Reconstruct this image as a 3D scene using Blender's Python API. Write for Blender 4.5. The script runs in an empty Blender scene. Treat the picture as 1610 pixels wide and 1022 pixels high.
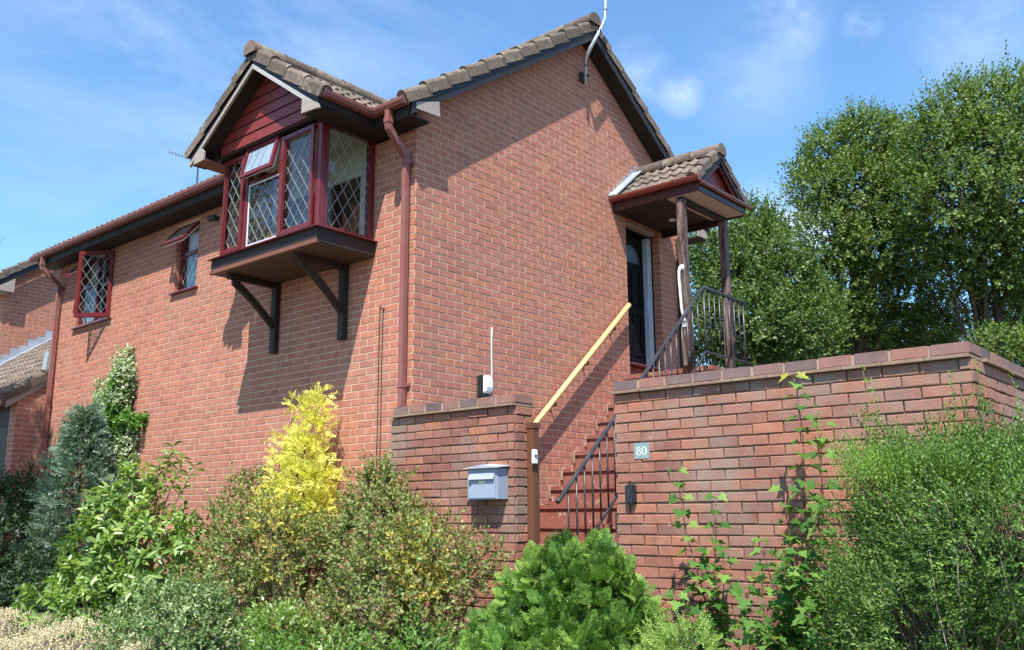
import bpy, bmesh, math, random
import numpy as np
from mathutils import Vector, Matrix
random.seed(7)
sc = bpy.context.scene
COL = sc.collection
R = math.radians

# ------------------------------------------------------------------ camera
CAM = np.array([-5.970202540482274, -6.389454574411533, -1.0867319296574018])
YAW, PIT, ROL, FPX = 0.7104907146535169, 0.20420973770841844, -0.005255987874687466, 1446.9623038403179
def cam_axes():
    f = np.array([math.cos(YAW)*math.cos(PIT), math.sin(YAW)*math.cos(PIT), math.sin(PIT)])
    r = np.array([math.sin(YAW), -math.cos(YAW), 0.0]); u = np.cross(r, f)
    c, s = math.cos(ROL), math.sin(ROL)
    return r*c+u*s, u*c-r*s, f
RT, UP, FW = cam_axes()
def ray(x, y):
    return RT*((x-805)/FPX) - UP*((y-511)/FPX) + FW
def on(ax, val, x, y):                      # point of a photo pixel on a world plane
    d = ray(x, y); i = 'XYZ'.index(ax); t = (val-CAM[i])/d[i]
    return tuple(float(v) for v in CAM+d*t)
def at(x, y, dep):                          # point at a distance along the view
    return CAM+ray(x, y)*dep
cd = bpy.data.cameras.new('camera'); cam = bpy.data.objects.new('camera', cd); COL.objects.link(cam)
cd.sensor_width = 36; cd.lens = FPX/1610*36; cd.clip_end = 2000; cd.clip_start = .05
cam.matrix_world = Matrix(((RT[0], UP[0], -FW[0], CAM[0]), (RT[1], UP[1], -FW[1], CAM[1]), (RT[2], UP[2], -FW[2], CAM[2]), (0, 0, 0, 1)))
sc.camera = cam

# ------------------------------------------------------------------ materials
def nodes(name):
    m = bpy.data.materials.new(name); m.use_nodes = True
    nt = m.node_tree; b = nt.nodes['Principled BSDF']
    return m, nt, b
def ramp(nt, stops, fac, interp='LINEAR'):
    r = nt.nodes.new('ShaderNodeValToRGB'); r.color_ramp.interpolation = interp
    e = r.color_ramp.elements
    while len(e) < len(stops): e.new(.5)
    for k, (p, c) in enumerate(stops): e[k].position = p; e[k].color = (c[0], c[1], c[2], 1)
    nt.links.new(fac, r.inputs['Fac']); return r.outputs['Color']
def noise(nt, scale, detail=4, rough=.55, vec=None, dist=0):
    n = nt.nodes.new('ShaderNodeTexNoise'); n.inputs['Scale'].default_value = scale
    n.inputs['Detail'].default_value = detail; n.inputs['Roughness'].default_value = rough
    n.inputs['Distortion'].default_value = dist
    if vec is None:
        g = nt.nodes.new('ShaderNodeNewGeometry'); vec = g.outputs['Position']
    nt.links.new(vec, n.inputs['Vector']); return n.outputs['Fac']
def mixc(nt, fac, a, b, mode='MIX'):
    m = nt.nodes.new('ShaderNodeMix'); m.data_type = 'RGBA'; m.blend_type = mode
    for s, v in ((m.inputs[0], fac), (m.inputs[6], a), (m.inputs[7], b)):
        if hasattr(v, 'is_output'): nt.links.new(v, s)
        else: s.default_value = v if isinstance(v, (int, float)) else (*v, 1)
    return m.outputs[2]
def mapr(nt, v, a, b, c=0., d=1.):
    m = nt.nodes.new('ShaderNodeMapRange'); nt.links.new(v, m.inputs[0])
    for i, q in enumerate((a, b, c, d)): m.inputs[i+1].default_value = q
    return m.outputs[0]
def bump(nt, b, h, st, dist=.01):
    n = nt.nodes.new('ShaderNodeBump'); n.inputs['Strength'].default_value = st; n.inputs['Distance'].default_value = dist
    nt.links.new(h, n.inputs['Height']); nt.links.new(n.outputs['Normal'], b.inputs['Normal'])
def rnd(nt):
    a = nt.nodes.new('ShaderNodeAttribute'); a.attribute_name = 'rnd'; return a.outputs['Fac']
def pos_scaled(nt, s):
    g = nt.nodes.new('ShaderNodeNewGeometry'); m = nt.nodes.new('ShaderNodeMapping'); m.inputs['Scale'].default_value = s
    nt.links.new(g.outputs['Position'], m.inputs['Vector']); return m.outputs['Vector']

def brick_mat(name, stops, spots=0., rough=.85, bst=.35, weather=None):
    m, nt, b = nodes(name)
    c = ramp(nt, stops, rnd(nt))
    n1 = noise(nt, 9, 5, .6)
    c = mixc(nt, mapr(nt, n1, .35, .7), c, (.78, .74, .72), 'MULTIPLY')
    n2 = noise(nt, 120, 3, .6)
    c = mixc(nt, mapr(nt, n2, .45, .75, 0, .35), c, (.16, .07, .06))
    if weather:                                     # broad grey-brown weathering stains
        n4 = noise(nt, 1.7, 5, .65)
        c = mixc(nt, mapr(nt, n4, .48, .68, 0, weather), c, (.26, .21, .17))
    ns = noise(nt, 1., 4, .6, pos_scaled(nt, (5, 5, .55)))            # rain streaks and broad patches
    c = mixc(nt, mapr(nt, ns, .50, .72, 0, .28), c, (.25, .15, .115))
    nl = noise(nt, .55, 3, .5); c = mixc(nt, mapr(nt, nl, .35, .65, 0, .22), c, (.60, .66, .68), 'MULTIPLY')
    if spots:
        n3 = noise(nt, 16, 5, .75)
        c = mixc(nt, mapr(nt, n3, .64, .70, 0, spots), c, (.55, .5, .45))
        n5 = noise(nt, 4.3, 6, .75)
        c = mixc(nt, mapr(nt, n5, .60, .68, 0, spots*.8), c, (.14, .09, .085))
    nt.links.new(c, b.inputs['Base Color']); b.inputs['Roughness'].default_value = rough
    b.inputs['Specular IOR Level'].default_value = .25
    bump(nt, b, n2, bst, .004); return m
def paint(name, col, rough=.4, var=.25, dirt=0., dcol=(.2, .18, .15), spec=.5, sc_=30, worn=None, grain=None, bst=.12, th=.55):
    m, nt, b = nodes(name)
    v = pos_scaled(nt, grain) if grain else None
    n = noise(nt, sc_, 5, .6, v)
    c = mixc(nt, mapr(nt, n, .3, .7, 0, var), col, tuple(x*.55 for x in col))
    if dirt:
        n2 = noise(nt, 3.5, 6, .7, v)
        c = mixc(nt, mapr(nt, n2, .45, .7, 0, dirt), c, dcol)
    if worn:
        n3 = noise(nt, 11, 6, .75, v)
        c = mixc(nt, mapr(nt, n3, th, th+.05), c, worn)
    nt.links.new(c, b.inputs['Base Color']); b.inputs['Roughness'].default_value = rough
    b.inputs['Specular IOR Level'].default_value = spec
    bump(nt, b, n, bst, .003); return m
def leafmat(name, stops, transl=.3, rough=.45, spec=.35, tint=(1, 1, 1)):
    m, nt, b = nodes(name)
    c = ramp(nt, stops, rnd(nt))
    nz = noise(nt, 2.2, 3, .6)
    c = mixc(nt, mapr(nt, nz, .35, .65, 0, .35), c, (.62, .8, .6), 'MULTIPLY')
    nt.links.new(c, b.inputs['Base Color']); b.inputs['Roughness'].default_value = rough
    b.inputs['Specular IOR Level'].default_value = spec
    t = nt.nodes.new('ShaderNodeBsdfTranslucent'); nt.links.new(mixc(nt, 1., c, (1.5*tint[0], 1.7*tint[1], .7*tint[2]), 'MULTIPLY'), t.inputs['Color'])
    mx = nt.nodes.new('ShaderNodeMixShader'); mx.inputs[0].default_value = transl
    out = nt.nodes['Material Output']
    nt.links.new(b.outputs[0], mx.inputs[1]); nt.links.new(t.outputs[0], mx.inputs[2]); nt.links.new(mx.outputs[0], out.inputs['Surface'])
    return m
M = {}
M['brick'] = brick_mat('house brick', [(0, (.41, .156, .106)), (.15, (.45, .178, .122)), (.5, (.475, .190, .130)), (.85, (.495, .199, .132)), (.95, (.515, .205, .120)), (1, (.45, .195, .145))], weather=.22)
M['oldbrick'] = brick_mat('garden wall brick', [(0, (.25, .105, .078)), (.3, (.33, .14, .095)), (.6, (.38, .162, .11)), (.85, (.43, .18, .11)), (1, (.27, .135, .105))], spots=.6, weather=.75, bst=.8)
M['coping'] = brick_mat('coping brick', [(0, (.13, .10, .10)), (.35, (.19, .135, .13)), (.6, (.26, .15, .13)), (1, (.33, .16, .125))], spots=.2, bst=.5)
M['mortar'] = paint('mortar', (.53, .375, .275), .95, .15, .3, (.42, .28, .20), .1, 90, bst=.3)
M['oldmortar'] = paint('old mortar', (.38, .29, .21), .95, .4, .6, (.20, .15, .11), .1, 60, bst=.6)
M['creasing'] = paint('creasing tile', (.27, .17, .125), .9, .5, .5, (.33, .30, .21), .1, 25, bst=.5)
M['tile'] = None
def tile_mat():
    m, nt, b = nodes('concrete roof tile')
    c = ramp(nt, [(0, (.10, .075, .06)), (.5, (.15, .11, .085)), (1, (.20, .145, .11))], rnd(nt))
    n = noise(nt, 14, 6, .7); c = mixc(nt, mapr(nt, n, .42, .62, 0, .75), c, (.085, .07, .06))
    n2 = noise(nt, 5, 6, .7); c = mixc(nt, mapr(nt, n2, .55, .7, 0, .6), c, (.33, .31, .25))
    n3 = noise(nt, 60, 3, .6); c = mixc(nt, mapr(nt, n3, .62, .7, 0, .7), c, (.48, .46, .40))
    nt.links.new(c, b.inputs['Base Color']); b.inputs['Roughness'].default_value = .92; b.inputs['Specular IOR Level'].default_value = .2
    bump(nt, b, n3, .6, .006); return m
M['tile'] = tile_mat()
M['barge_dark'] = paint('flaking dark bargeboard', (.014, .011, .012), .6, .3, worn=(.42, .40, .40), grain=(5, 5, 14), th=.66)
M['barge_worn'] = paint('weathered pale timber', (.36, .31, .27), .8, .4, .5, (.20, .16, .13), .2, 20, grain=(3, 3, 25))
M['barge_pale'] = paint('flaking white bargeboard', (.42, .40, .39), .7, .3, worn=(.05, .05, .06), grain=(6, 6, 6), th=.56)
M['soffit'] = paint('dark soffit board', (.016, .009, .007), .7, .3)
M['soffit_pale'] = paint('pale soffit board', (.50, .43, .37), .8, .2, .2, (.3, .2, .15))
M['gutter'] = paint('brown-red plastic gutter', (.25, .085, .07), .5, .3, .45, (.2, .13, .11), .45, 8)
M['porchgut'] = paint('glossy brown gutter', (.17, .035, .025), .22, .2, .1, (.2, .1, .08), .6, 8)
M['upvc'] = paint('mahogany frame', (.135, .019, .021), .28, .15, .1, (.22, .1, .1), .5, 12)
M['clad'] = paint('mahogany cladding', (.20, .030, .022), .38, .2, .1, (.2, .08, .07), .4, 12)
M['rubber'] = paint('pale seal', (.6, .62, .64), .5, .1)
M['basewood'] = paint('dark timber base', (.022, .010, .007), .65, .3, .2, (.08, .05, .04))
M['brownwood'] = paint('dark red-brown timber', (.055, .018, .016), .4, .3)
M['baseedge'] = paint('worn brown timber edge', (.20, .075, .045), .55, .4, .3, (.08, .04, .03), worn=(.6, .55, .5), grain=(4, 4, 4), th=.70)
M['lead'] = paint('lead flashing', (.27, .30, .35), .55, .3, .5, (.45, .48, .52), .5, 10)
M['came'] = paint('window leading', (.31, .33, .34), .4, .1)
M['came'].node_tree.nodes['Principled BSDF'].inputs['Metallic'].default_value = .3
M['curtain'] = paint('net curtain', (.62, .66, .72), .9, .1, spec=.1)
M['ceil'] = paint('room ceiling', (.66, .62, .52), .9, .05, spec=.1)
M['room'] = paint('room wall', (.62, .57, .48), .9, .1, spec=.1)
M['step'] = paint('worn red painted step', (.24, .082, .06), .75, .4, .35, (.26, .15, .11), .25, 25, worn=(.36, .28, .23), th=.58, bst=.4)
M['riser'] = paint('red masonry riser', (.24, .085, .062), .85, .4, .4, (.32, .19, .14), .2, 18, worn=(.38, .29, .23), th=.58, bst=.5)
M['iron'] = paint('grey-black iron', (.030, .028, .032), .38, .3, .3, (.13, .12, .13), .5, 30)
M['yellow'] = paint('cream yellow handrail', (.80, .54, .20), .45, .3, .25, (.55, .40, .2), .4, 20)
M['black'] = paint('black plastic', (.02, .022, .026), .4, .2)
M['cab'] = paint('brown cable', (.07, .035, .03), .6)
M['white'] = paint('white plastic', (.78, .80, .80), .35, .08)
M['post'] = paint('stained timber post', (.15, .058, .03), .6, .6, .5, (.09, .045, .03), .3, 12, grain=(14, 14, 1.2), bst=.5)
M['peel'] = paint('peeling porch post', (.06, .028, .022), .7, .5, .6, (.30, .25, .23), .3, 12, worn=(.24, .185, .165), grain=(5, 5, .5), th=.56, bst=.25)
M['letter'] = paint('grey-blue letterbox paint', (.27, .32, .40), .45, .12, .25, (.27, .33, .43), .4, 9, worn=(.16, .19, .22), th=.72)
M['lettertop'] = paint('pale grey lid', (.34, .36, .41), .5, .15, .3, (.35, .37, .4))
M['tag'] = paint('yellowed tag', (.70, .68, .42), .6, .1)
M['slate'] = paint('grey slate', (.22, .29, .28), .6, .25)
M['metal'] = paint('galvanised metal', (.60, .64, .68), .35, .2); M['metal'].node_tree.nodes['Principled BSDF'].inputs['Metallic'].default_value = .7
M['door'] = paint('dark door', (.008, .006, .007), .6, .2, spec=.08)
M['doorframe'] = paint('blue-white door edge', (.45, .52, .58), .4, .1)
M['bark'] = paint('bark', (.085, .065, .05), .95, .5, .4, (.05, .06, .03), .1, 20, grain=(10, 10, 2), bst=.8)
M['stem'] = paint('reddish stem', (.20, .095, .06), .8, .3)
M['gstem'] = paint('green stem', (.13, .16, .05), .7, .3)
M['twig'] = paint('dry twigs', (.30, .23, .17), .9, .4)
M['wicker'] = paint('wicker', (.36, .20, .11), .8, .5, sc_=90, bst=1)
M['orange'] = paint('orange petals', (.75, .36, .06), .7, .4)
def glassmat():
    m, nt, b = nodes('window glass')
    b.inputs['Base Color'].default_value = (1, 1, 1, 1); b.inputs['Roughness'].default_value = .0
    gl = nt.nodes.new('ShaderNodeBsdfGlossy'); gl.inputs['Roughness'].default_value = .015
    n = noise(nt, 1.3, 2, .5)
    bp = nt.nodes.new('ShaderNodeBump'); bp.inputs['Strength'].default_value = .12; bp.inputs['Distance'].default_value = .02
    nt.links.new(n, bp.inputs['Height']); nt.links.new(bp.outputs['Normal'], gl.inputs['Normal'])
    tr = nt.nodes.new('ShaderNodeBsdfTransparent'); tr.inputs['Color'].default_value = (.86, .9, .9, 1)
    f = nt.nodes.new('ShaderNodeLayerWeight'); p5 = nt.nodes.new('ShaderNodeMath'); p5.operation = 'POWER'; p5.inputs[1].default_value = 4.
    nt.links.new(f.outputs['Facing'], p5.inputs[0])
    mx = nt.nodes.new('ShaderNodeMixShader'); nt.links.new(mapr(nt, p5.outputs[0], 0, 1, .05, 1.), mx.inputs[0])
    nt.links.new(tr.outputs[0], mx.inputs[1]); nt.links.new(gl.outputs[0], mx.inputs[2])
    nt.links.new(mx.outputs[0], nt.nodes['Material Output'].inputs['Surface']); return m
M['glass'] = glassmat()
M['vent_sky'] = paint('vent glass with painted sky reflection', (.25, .32, .42), .15, .3, .3, (.42, .48, .55), .5, 5)  # sky reflection and the net curtain behind are painted into the pane colour
def soil():
    m, nt, b = nodes('garden soil')
    n = noise(nt, 6, 8, .7); n2 = noise(nt, 55, 5, .7)
    c = ramp(nt, [(.3, (.06, .045, .03)), (.5, (.13, .10, .07)), (.68, (.22, .18, .12))], n)
    c = mixc(nt, mapr(nt, n2, .55, .68), c, (.34, .29, .22))
    nt.links.new(c, b.inputs['Base Color']); b.inputs['Roughness'].default_value = .95
    bump(nt, b, n2, 1., .03); return m
M['soil'] = soil()

# ------------------------------------------------------------------ objects
def tag(o, label=None, cat=None, group=None, kind=None):
    for k, v in (('label', label), ('category', cat), ('group', group), ('kind', kind)):
        if v: o[k] = v
    return o
def thing(name, label, cat, loc, group=None):
    o = bpy.data.objects.new(name, None); COL.objects.link(o); o.location = loc; o.empty_display_size = .2
    return tag(o, label, cat, group)
def origin(o):
    v = Vector((0, 0, 0))
    while o: v += Vector(o.location); o = o.parent
    return v
class MB:
    def __init__(s): s.v, s.f, s.m, s.r = [], [], [], []
    def add(s, vs, fs, mi=0, r=None):
        n = len(s.v); s.v += [tuple(p) for p in vs]
        r = random.random() if r is None else r
        for f in fs: s.f.append(tuple(n+i for i in f)); s.m.append(mi); s.r.append(r)
    def box(s, x0, x1, y0, y1, z0, z1, mi=0, r=None):
        s.add([(x0, y0, z0), (x1, y0, z0), (x1, y1, z0), (x0, y1, z0), (x0, y0, z1), (x1, y0, z1), (x1, y1, z1), (x0, y1, z1)],
              [(0, 3, 2, 1), (4, 5, 6, 7), (0, 1, 5, 4), (1, 2, 6, 5), (2, 3, 7, 6), (3, 0, 4, 7)], mi, r)
    def prism(s, poly, d, mi=0, r=None):               # polygon swept along vector d
        n = len(poly); s.add([tuple(p) for p in poly]+[tuple(np.array(p)+np.array(d)) for p in poly],
              [tuple(range(n))[::-1], tuple(range(n, 2*n))]+[(i, (i+1) % n, (i+1) % n+n, i+n) for i in range(n)], mi, r)
    def tube(s, pts, rad, sides=8, mi=0, r=None, cap=True, rot=0.):
        pts = [Vector(p) for p in pts]; n = len(pts)
        if not hasattr(rad, '__len__'): rad = [rad]*n
        vs = []; t0 = (pts[1]-pts[0]).normalized()
        a = Vector((0, 0, 1)) if abs(t0.z) < .9 else Vector((1, 0, 0))
        u = t0.cross(a).normalized()
        for i, p in enumerate(pts):
            t = (pts[min(i+1, n-1)]-pts[max(i-1, 0)]).normalized()
            u = (u-t*u.dot(t)).normalized(); w = t.cross(u)
            k = 1.
            if 0 < i < n-1:
                c = (pts[i+1]-p).normalized().dot((p-pts[i-1]).normalized()); k = 1/max(.6, math.sqrt(max(.05, (1+c)/2)))
            for j in range(sides):
                an = rot+2*math.pi*j/sides; vs.append(p+(u*math.cos(an)+w*math.sin(an))*rad[i]*k)
        fs = [(i*sides+j, i*sides+(j+1) % sides, (i+1)*sides+(j+1) % sides, (i+1)*sides+j) for i in range(n-1) for j in range(sides)]
        if cap: fs += [tuple(range(sides))[::-1], tuple(range((n-1)*sides, n*sides))]
        s.add(vs, fs, mi, r)
    def build(s, name, mats, parent=None, smooth=False, bevel=0, **tg):
        if not isinstance(mats, (list, tuple)): mats = [mats]
        o0 = origin(parent) if parent else Vector((0, 0, 0))
        me = bpy.data.meshes.new(name)
        me.from_pydata([(p[0]-o0.x, p[1]-o0.y, p[2]-o0.z) for p in s.v], [], s.f)
        for m in mats: me.materials.append(m)
        me.polygons.foreach_set('material_index', s.m)
        a = me.attributes.new('rnd', 'FLOAT', 'FACE'); a.data.foreach_set('value', s.r)
        if bevel:
            bm = bmesh.new(); bm.from_mesh(me); bmesh.ops.remove_doubles(bm, verts=bm.verts, dist=1e-5)
            bmesh.ops.bevel(bm, geom=[e for e in bm.edges if len(e.link_faces) == 2 and e.calc_face_angle(0) > .5], offset=bevel, segments=2, affect='EDGES', clamp_overlap=True)
            bm.to_mesh(me); bm.free()
        if smooth: me.polygons.foreach_set('use_smooth', [True]*len(me.polygons))
        me.update()
        o = bpy.data.objects.new(name, me); COL.objects.link(o); o.parent = parent
        return tag(o, **tg) if tg else o
V = lambda *a: np.array(a, float)

# ---- brickwork: every brick is real relief on a mortar bed
def bricks(mb, O, u, n, u0, u1, z0, z1, phase=0., holes=(), top=None, proud=.0035, jit=.0012, ch=.002, bw=.225, bh=.075, mt=.0115, mi=1, endl=0., endr=0., wob=.0):
    O, u, n = V(*O), V(*u), V(*n)
    k = int(math.floor(z0/bh+1e-6))
    while k*bh < z1-1e-6:
        za, zb = k*bh+mt/2, (k+1)*bh-mt/2
        x = -bw*40+phase+(bw/2 if k % 2 else 0)
        while x < u0-bw: x += bw
        while x < u1:
            segs = [(max(x+mt/2, u0+(0 if x < u0 else 0)), min(x+bw-mt/2, u1))]
            for (ha, hb, hc, hd) in holes:
                if zb > hc+.02 and za < hd-.02:
                    ns = []
                    for a, b in segs:
                        if b <= ha or a >= hb: ns.append((a, b)); continue
                        if a < ha: ns.append((a, ha))
                        if b > hb: ns.append((hb, b))
                    segs = ns
            for a, b in segs:
                if b-a < .018: continue
                if top and zb > top((a+b)/2): continue
                aa = a-(endl if a <= u0+1e-6 else 0); bb = b+(endr if b >= u1-1e-6 else 0)
                p = proud+random.uniform(-jit, jit)
                j = lambda: random.uniform(-wob, wob)
                za2, zb2 = max(za, z0)+j(), min(zb, z1)+j()
                r = random.random()
                ring = lambda q0, q1, y0, y1, d: [O+u*q0+n*d+V(0, 0, y0), O+u*q1+n*d+V(0, 0, y0+j()*.5), O+u*q1+n*d+V(0, 0, y1+j()*.5), O+u*q0+n*d+V(0, 0, y1)]
                vs = ring(aa, bb, za2, zb2, -.004)+ring(aa, bb, za2, zb2, p-ch*.6)
                cl = 0 if (a <= u0+1e-6 and endl) else ch; cr = 0 if (b >= u1-1e-6 and endr) else ch
                vs += ring(aa+cl, bb-cr, za2+ch, zb2-ch, p+random.uniform(-jit, jit)*.5)
                fs = [(8, 9, 10, 11)]
                for lo, hi in ((0, 4), (4, 8)):
                    for i in range(4): fs.append((lo+i, lo+(i+1) % 4, hi+(i+1) % 4, hi+i))
                mb.add(vs, fs, mi, r)
            x += bw
        k += 1
def wall_slab(mb, axis, c0, c1, u0, u1, z0, z1, holes=(), mi=0):   # mortar bed with real openings
    us = sorted({u0, u1, *[h[0] for h in holes], *[h[1] for h in holes]}); zs = sorted({z0, z1, *[h[2] for h in holes], *[h[3] for h in holes]})
    for a, b in zip(us, us[1:]):
        for c, d in zip(zs, zs[1:]):
            if any(h[0] <= a and b <= h[1] and h[2] <= c and d <= h[3] for h in holes): continue
            if axis == 'Y': mb.box(c0, c1, a, b, c, d, mi)
            else: mb.box(a, b, c0, c1, c, d, mi)

def reveal(mb, axis, holes):                        # brick returns at the sides of an opening
    for a, b, z0, z1 in holes:
        k = math.ceil(z0/.075-1e-6)
        while k*.075 < z1-.01:
            za, zb = max(z0, k*.075+.006), min(z1, (k+1)*.075-.006)
            for c0, c1 in ((a-.004, a+.003), (b-.003, b+.004)):
                for d0, d1 in ((-.003, .10), (.11, .25)) if k % 2 else ((-.003, .20), (.21, .25)):
                    if axis == 'Y': mb.box(d0, d1, c0, c1, za, zb, 1)
                    else: mb.box(c0, c1, d0, d1, za, zb, 1)
            k += 1
# ---- roof tiles
def tiles(mb, P0, u, v, W, L, gauge=.335, rollw=.15, amp=.026, thick=.028, phase=0.):
    P0, u, v = V(*P0), V(*u), V(*v); v = v/np.linalg.norm(v); u = u/np.linalg.norm(u)
    n = np.cross(u, v); n = n if n[2] > 0 else -n
    nc = max(1, round(L/gauge)); g = L/nc
    tw = rollw*2; t = -phase
    prof = [(0, 0), (.16, .0), (.30, .35), (.42, .85), (.5, 1.), (.58, .85), (.70, .35), (.84, 0.)]
    while t < W:
        for c in range(nc):
            jt = random.uniform(-.004, .004); tl = random.uniform(-.004, .004)
            xs = []
            for k in range(2):
                for a, h in prof: xs.append((t+(k+a)*rollw, h*amp))
            xs.append((t+tw, 0))
            xs = [(x, h) for x, h in xs if -1e-6 <= x <= W+1e-6]
            if len(xs) < 2: continue
            lo = c*g-.02+jt; hi = (c+1)*g+.03
            B = [P0+u*x+v*lo+n*(h-.012) for x, h in xs]; F = [P0+u*x+v*lo+n*(h+thick+tl) for x, h in xs]
            K = [P0+u*x+v*hi+n*(h+.004) for x, h in xs]
            m = len(xs); vs = B+F+K
            fs = [(i, i+1, m+i+1, m+i) for i in range(m-1)]+[(m+i, m+i+1, 2*m+i+1, 2*m+i) for i in range(m-1)]
            mb.add(vs, fs, 0)
        t += tw
def verge(mb, P0, v, side, L, n, gauge=.335, w=.12, h=.105):       # cloaked verge tiles up a slope
    P0, v, side, n = V(*P0), V(*v), V(*side), V(*n); v = v/np.linalg.norm(v)
    nc = max(1, round(L/gauge)); g = L/nc
    for c in range(nc):
        a = c*g-.03; b = (c+1)*g; j = random.uniform(-.006, .006)
        prof = [(0, -h+.03), (0, .025), (.012, .048), (.04, .062), (.075, .062), (w, .035), (w, 0.)]
        up0, up1 = .030+j, .004+j
        A = [P0+v*a+side*s+n*(q+up0) for s, q in prof]; B = [P0+v*b+side*(s+.006)+n*(q+up1) for s, q in prof]
        m = len(prof); fs = [(i, i+1, m+i+1, m+i) for i in range(m-1)]+[tuple(range(m))]+[tuple(range(m, 2*m))[::-1]]
        mb.add(A+B, fs, 0)
def ridge(mb, A, B, rad=.115, seg=.44, drop=.4, capA=True):
    A, B = V(*A), V(*B); d = B-A; L = np.linalg.norm(d); d /= L
    side = np.cross(d, V(0, 0, 1)); side /= np.linalg.norm(side); n = max(1, round(L/seg)); g = L/n
    for i in range(n):
        a = A+d*i*g; b = A+d*((i+1)*g-.012); j = random.uniform(-.005, .005)
        rings = []
        for p, rr in ((a, rad), (b, rad-.006)):
            rings.append([p+side*rr*math.cos(t)+V(0, 0, rr*.95*math.sin(t)+j) for t in np.linspace(-drop, math.pi+drop, 13)])
        m = 13; vs = rings[0]+rings[1]
        fs = [(k, k+1, m+k+1, m+k) for k in range(m-1)]+[tuple(range(m))[::-1], tuple(range(m, 2*m))]
        mb.add(vs, fs, 0)

def gutter_part(name, P0, P1, out, mat, parent, w=.10, h=.065, brk=.9):
    P0, P1, out = V(*P0), V(*P1), V(*out); d = P1-P0; L = np.linalg.norm(d); d = d/L; z = V(0, 0, 1)
    mb = MB(); t = .004
    prof = [(0, 0), (.012, -h), (w-.022, -h), (w-.004, -h*.45), (w, 0), (w-t, 0), (w-t-.004, -h*.42), (w-.024, -h+t), (.012+t, -h+t), (t, 0)]
    A = [P0+out*a+z*b for a, b in prof]; m = len(prof)
    B = [p+d*L for p in A]
    mb.add(A+B, [(i, (i+1) % m, (i+1) % m+m, i+m) for i in range(m)]+[tuple(range(m))[::-1], tuple(range(m, 2*m))])
    for P, s in ((P0, -1), (P1, 1)):                   # stop ends
        mb.prism([P+out*a+z*b for a, b in ((-.003, .003), (.010, -h-.003), (w-.02, -h-.003), (w+.003, -.02), (w+.003, .003))], d*s*.006)
    o = mb.build(name, mat, parent)
    k = .35
    while k < L-.1:                                     # joint brackets
        P = P0+d*k
        pr = [(-.002, .001), (.011, -h-.003), (w-.02, -h-.003), (w+.002, -h*.45), (w+.003, .004), (w-.008, .004), (w-.008, -.003), (.003, .001)]
        q = [P+out*a+z*b for a, b in pr[:5]]
        inner = [P+out*a+z*b for a, b in [(w-.001, .0), (w-.005, -h*.43), (w-.022, -h), (.012, -h), (0., 0)]]
        loop = q+inner; mm = len(loop)
        bb = MB(); bb.add(loop+[p+d*.02 for p in loop], [(i, (i+1) % mm, (i+1) % mm+mm, i+mm) for i in range(mm)])
        bb.build('gutter_bracket', mat, o); k += brk
    return o
def downpipe(parent, y, ztop, zbot, xg, mat, yg=None):
    yg = y if yg is None else yg; r = .042
    mb = MB(); sq = math.pi/4
    mb.tube([(xg, yg, ztop), (xg, yg, ztop-.17), (xg+.004, yg+.001, ztop-.20), (-.065, y, ztop-.42), (-.062, y, ztop-.46), (-.06, y, zbot)], r, 4, rot=sq)
    o = mb.build('downpipe', mat, parent, bevel=.004)
    for zc in (ztop-.155, ztop-.50, ztop-2.75, ztop-4.3):
        if zc < zbot+.1: continue
        c = MB(); xx, yy = (xg, yg) if zc > ztop-.3 else (-.06, y)
        c.tube([(xx, yy, zc), (xx, yy, zc+.06)], r+.008, 4, rot=sq)
        if zc < ztop-.3: c.box(-.03, 0.004, y-.062, y+.062, zc+.012, zc+.045)
        c.build('pipe_clip', mat, o, bevel=.003)
    return o

# ---- windows
def bars(mb, O, u, n, a0, a1, z0, z1, w, d, mi=0, up=(0, 0, 1)):    # rectangular frame, bars butted, with a chamfered inner bead
    O, u, n, up = V(*O), V(*u), V(*n), V(*up)
    def bx(p0, p1, q0, q1, d0, d1):
        pts = [O+u*a+up*b+n*c for c in (d0, d1) for b in (q0, q1) for a in (p0, p1)]
        mb.add(pts, [(0, 2, 3, 1), (4, 5, 7, 6), (0, 1, 5, 4), (1, 3, 7, 5), (3, 2, 6, 7), (2, 0, 4, 6)], mi)
    bx(a0, a0+w, z0, z1, 0, d); bx(a1-w, a1, z0, z1, 0, d)
    bx(a0+w, a1-w, z0, z0+w, 0, d); bx(a0+w, a1-w, z1-w, z1, 0, d)
    i = w*.999; e = w*.28
    bx(a0+i, a0+i+e, z0+i, z1-i, .004, d*.72); bx(a1-i-e, a1-i, z0+i, z1-i, .004, d*.72)
    bx(a0+i+e, a1-i-e, z0+i, z0+i+e, .004, d*.70); bx(a0+i+e, a1-i-e, z1-i-e, z1-i, .004, d*.70)
def lattice(mb, O, u, n, a0, a1, z0, z1, du=.135, dz=.185, t=.0021, up=(0, 0, 1)):
    O, u, n, up = V(*O), V(*u), V(*n), V(*up); s = dz/du
    for sg in (1, -1):
        k = -60
        while k < 60:
            c = (k+.5)*dz; k += 1                        # line z = z0 + c + sg*s*(a-a0)
            pts = []
            for a in (a0, a1):
                z = z0+c+sg*s*(a-a0)
                if z0 <= z <= z1: pts.append((a, z))
            for z in (z0, z1):
                a = a0+(z-z0-c)/(sg*s)
                if a0 < a < a1: pts.append((a, z))
            if len(pts) < 2: continue
            (x0, y0), (x1, y1) = pts[0], pts[-1]
            l = math.hypot(x1-x0, y1-y0)
            if l < .01: continue
            px, py = -(y1-y0)/l*t, (x1-x0)/l*t; d = .0035 if sg > 0 else .0048
            q = [(x0+px, y0+py), (x1+px, y1+py), (x1-px, y1-py), (x0-px, y0-py)]
            mb.prism([O+u*a+up*b-n*.001 for a, b in q], n*d)
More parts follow.
